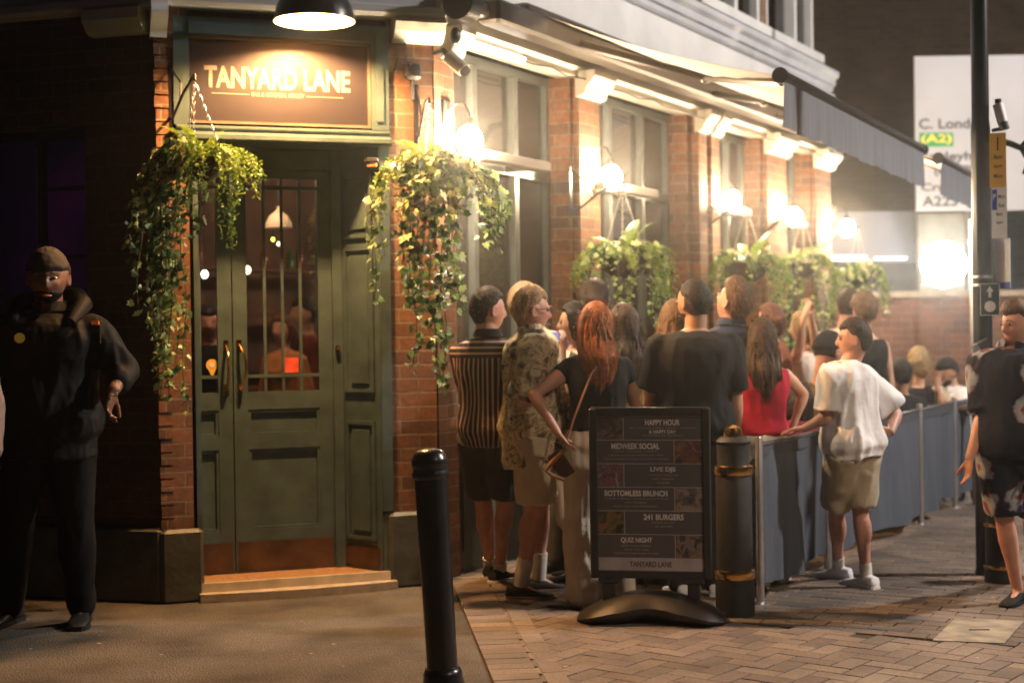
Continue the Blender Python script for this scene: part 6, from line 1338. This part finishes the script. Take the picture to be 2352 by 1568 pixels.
# 15 flowered shirt man
fl15 = person('fair haired young man in dark flowered shirt and matching shorts at the right edge', 2326, 8.02, 1.69, 152, 'pink', 'fairbrown', 'quiff', 0, 1.02, .0075, headyaw=-38, headp=(2338, 748, -.02), arms={'R': dict(e=(2258, 955, .02), w=(2228, 1050, -.03), hw=(-.12, -.05, -1), pn=(.6, .4, 0), curl=.5), 'L': dict(e=(2410, 930, -.1), w=(2420, 1030, -.2))}, feet={'R': (2338, 1388), 'L': (2372, 1330)},
    top=dict(mat=pattern_mat('flower_print', 'floral'), off=.034, sleeve=.92, soff=.036, t0=-.10, amp=.011, collar=True, flare=.03), bottom=dict(mat=pattern_mat('flower_print_shorts', 'floral'), len=.46, off=.032, hem=.015), shoes=dict(mat=BLKC), face=True)
root, J, A, Lg, hM, base, s = fl15
e = MB(); [e.ell(hM @ (Vector((sx*.034, .075, .112))*s), .026*s, .016*s, .018*s, 12, 8) for sx in (-1, 1)]; e.tube([hM @ (Vector((-.01, .08, .115))*s), hM @ (Vector((.01, .08, .115))*s)], .003, 6)
e.build('sunglasses', paint('sunglass_lens', (.01, .01, .012), .08), root, Matrix.Identity(4), True)
# ---- farther people
person('auburn haired person glimpsed between the ivy trails and the navy shirt', 1776, 11.0, 1.72, 60, 'tan', 'auburn', 'bob', 1, 1.0, .013, hairlen=.12, top=dict(mat=cloth('rust_cotton', (.22, .08, .04)), sleeve=.7), bottom=dict(mat=CHAR))
person('person in cream vest with dark shoulder strap, raising both arms to a phone', 1848, 11.3, 1.66, 50, 'fair', 'blonde', 'bob', 1, 1.0, .012, hairlen=.12, arms={'L': dict(e=(1838, 790, -.2), w=(1846, 730, -.25), hw=(.3, 0, 1)), 'R': dict(e=(1872, 780, -.1), w=(1862, 722, -.2), hw=(-.2, 0, 1))}, top=dict(mat=CREAMC, off=.01, sleeve=0, t1=.9), bottom=dict(mat=BLKC))
person('man in cream shirt with his back to the street behind the white tee', 1938, 12.2, 1.82, -5, 'pink', 'brown', 'short', 0, 1.05, .012, headp=(1950, 702, 0), headyaw=-20, top=dict(mat=cloth('cream_shirt', (.62, .55, .42)), sleeve=.9, off=.02), bottom=dict(mat=CHAR))
person('curly brown haired person in black waistcoat over pale sleeves', 1986, 11.7, 1.76, 4, 'fair', 'fairbrown', 'curly', 1, 1.05, .012, headp=(1984, 712, 0), top=dict(mat=BLKC, sleeve=0, off=.02, t1=.93), bottom=dict(mat=CHAR))
SEATED = []
def stool(p, words):
    t = empty('stool', (p.x, p.y, 0), words, 'stool', 'stools on the terrace'); e = MB(); e.lathe([(.17, .44), (.18, .455), (.175, .475), (0, .478)], (0, 0, 0), 24); e.build('seat', paint('stool_wood', (.14, .07, .04), .5), t, None, True)
    for k in range(4): a = k*math.pi/2+.78; e = MB(); e.tube([(.12*math.cos(a), .12*math.sin(a), .445), (.18*math.cos(a), .18*math.sin(a), 0)], .012, 8); e.build('leg', M_BLACKM, t, None, True)
def seated(words, px, Y, H, heading, sw, **k):
    r_ = person(words, px, Y, H, heading, sit=1, **k); stool(r_[5], sw); return r_
seated('seated man in black cap and brown shirt bending to the table behind the white tee', 1885, 10.9, 1.98, -30, 'stool under the seated man in the black cap', skin='pink', hair='dark', hairstyle='cap', voxel=.012, fat=1.1, headp=(1903, 808, -.1), headyaw=-20, headpitch=-15, top=dict(mat=cloth('olive_brown', (.13, .10, .065)), sleeve=.9, off=.03), bottom=dict(mat=CHAR))
seated('seated dark haired person in black top, back to the street, left of the blonde', 2066, 12.3, 1.70, 8, 'stool under the seated dark haired person', skin='tan', hair='dark', hairstyle='short', voxel=.011, headp=(2068, 860, 0), top=dict(mat=BLKC, sleeve=.7, off=.02), bottom=dict(mat=CHAR))
seated('seated blonde person in black with back turned against the brick wall', 2110, 13.2, 1.74, 0, 'stool under the seated blonde', skin='fair', hair='blonde', hairstyle='bob', fem=1, voxel=.011, hairlen=.14, headp=(2110, 830, 0), top=dict(mat=BLKC, sleeve=.9, off=.02), bottom=dict(mat=CHAR))
seated('bearded man in white tee and black cap seated, chin on hand', 2188, 13.2, 1.75, 118, 'stool under the bearded man in the white tee', skin='tan', hair='brown', hairstyle='cap', voxel=.009, fat=1.1, headp=(2174, 856, -.02), headyaw=-8, headpitch=-8, arms={'R': dict(e=(2160, 925, -.1), w=(2152, 890, -.12), hw=(.1, -.1, 1)), 'L': dict(e=(2205, 950, -.25), w=(2150, 950, -.3), hw=(-1, 0, 0))}, top=dict(mat=WHT, sleeve=.85, off=.025), bottom=dict(mat=CHAR), extras={'beard': .010}, face=True)
seated('seated dark haired person in maroon top low behind the crimson top woman', 1838, 10.2, 1.58, 20, 'stool under the person in the maroon top', skin='tan', hair='dark', hairstyle='bob', fem=1, hairlen=.2, voxel=.012, top=dict(mat=cloth('maroon_cotton', (.14, .02, .04)), sleeve=.8), bottom=dict(mat=CHAR))
# table for the seated group and drinks on it
tt = W(2146, 900, 12.9); tbl = empty('pub_table', (tt.x, 12.9, 0), 'dark wooden pub table between the seated drinkers behind the barrier', 'table')
e = MB(); e.cbox(-.34, .34, -.30, .30, .82, .86, .01); e.build('tabletop', paint('table_wood', (.13, .07, .04), .4, var=.3, scale=5), tbl)
for sx in (-1, 1):
    for sy in (-1, 1): e = MB(); e.box(sx*.28-.025, sx*.28+.025, sy*.24-.025, sy*.24+.025, 0, .82); e.build('leg', paint('table_wood', (0, 0, 0)), tbl)
M_DG = glass('drinking_glass', (.95, .95, 1), .8, .02)
for k, (px, wds) in enumerate(((2133, 'tall clear glass standing nearest the bearded man'), (2146, 'short glass beside the tall clear one on the table'))):
    p = W(px, 900, 12.75); g_ = empty('drinking_glass', (p.x, 12.75, .86), wds, 'glass'); e = MB(); hh = .17 if k == 0 else .12; e.lathe([(.026, .0), (.034, hh), (.032, hh), (.025, .006), (0, .006)], (0, 0, 0), 18); e.build('glass_wall', M_DG, g_, None, True)
# people inside, seen through the door glass
person('person in orange brown top standing inside behind the right door', 655, 11.4, 1.66, 150, 'pink', 'auburn', 'bob', 1, 1.1, .013, top=dict(mat=cloth('orange_cotton', (.55, .22, .08)), sleeve=1.5), bottom=dict(mat=CHAR), zoff=.036)
person('person in black with orange sleeve inside behind the left door', 482, 11.0, 1.72, 190, 'pink', 'dark', 'short', 0, 1.0, .013, top=dict(mat=BLKC, sleeve=.8), bottom=dict(mat=CHAR), zoff=.036)
person('person in dark red top inside near the hinge side of the right door', 705, 12.0, 1.80, 120, 'tan', 'dark', 'short', 0, 1.1, .013, top=dict(mat=cloth('dark_red', (.30, .07, .04)), sleeve=1.2), bottom=dict(mat=CHAR), zoff=.036)
# ---- small litter, gum and leaves on the pavement
b = MB(); rl = random.Random(5)
for k in range(150):
    x, y = rl.uniform(-3.4, 4.2), rl.uniform(4.6, 8.6); z = .0115 if side((x, y)) > .02 else .006; a = rl.uniform(0, 6.28); s_ = rl.uniform(.004, .013); n = rl.choice((4, 5, 6))
    b.add([(x+s_*math.cos(a+i*6.283/n)*rl.uniform(.6, 1.4), y+s_*math.sin(a+i*6.283/n)*rl.uniform(.6, 1.4), z+.003+rl.uniform(0, .003)) for i in range(n)], [tuple(range(n))])
tag(b.build('litter', paver_mat('litter_scraps', [(.30, .25, .15), (.55, .50, .40), (.12, .09, .06), (.22, .18, .07)])), 'scattered dead leaf scraps and cigarette ends on the pavement', 'litter', None, 'stuff')
# ================================================================== HAZE (thin volume added to imitate lens bloom around the lamps)
hz = MB(); hz.box(-20, 26, -16, 30, -1.0, 16)
hm = bpy.data.materials.new('bloom_haze'); hm.use_nodes = True; nt = hm.node_tree; nt.nodes.remove(nt.nodes['Principled BSDF'])
pv = nt.nodes.new('ShaderNodeVolumePrincipled'); pv.inputs['Color'].default_value = (.9, .9, .9, 1); pv.inputs['Density'].default_value = .0031; pv.inputs['Anisotropy'].default_value = .93
nt.links.new(pv.outputs[0], nt.nodes['Material Output'].inputs['Volume'])
tag(hz.build('haze', hm), 'faint added haze imitating lens bloom around the bulb lamps', 'haze', None, 'stuff')
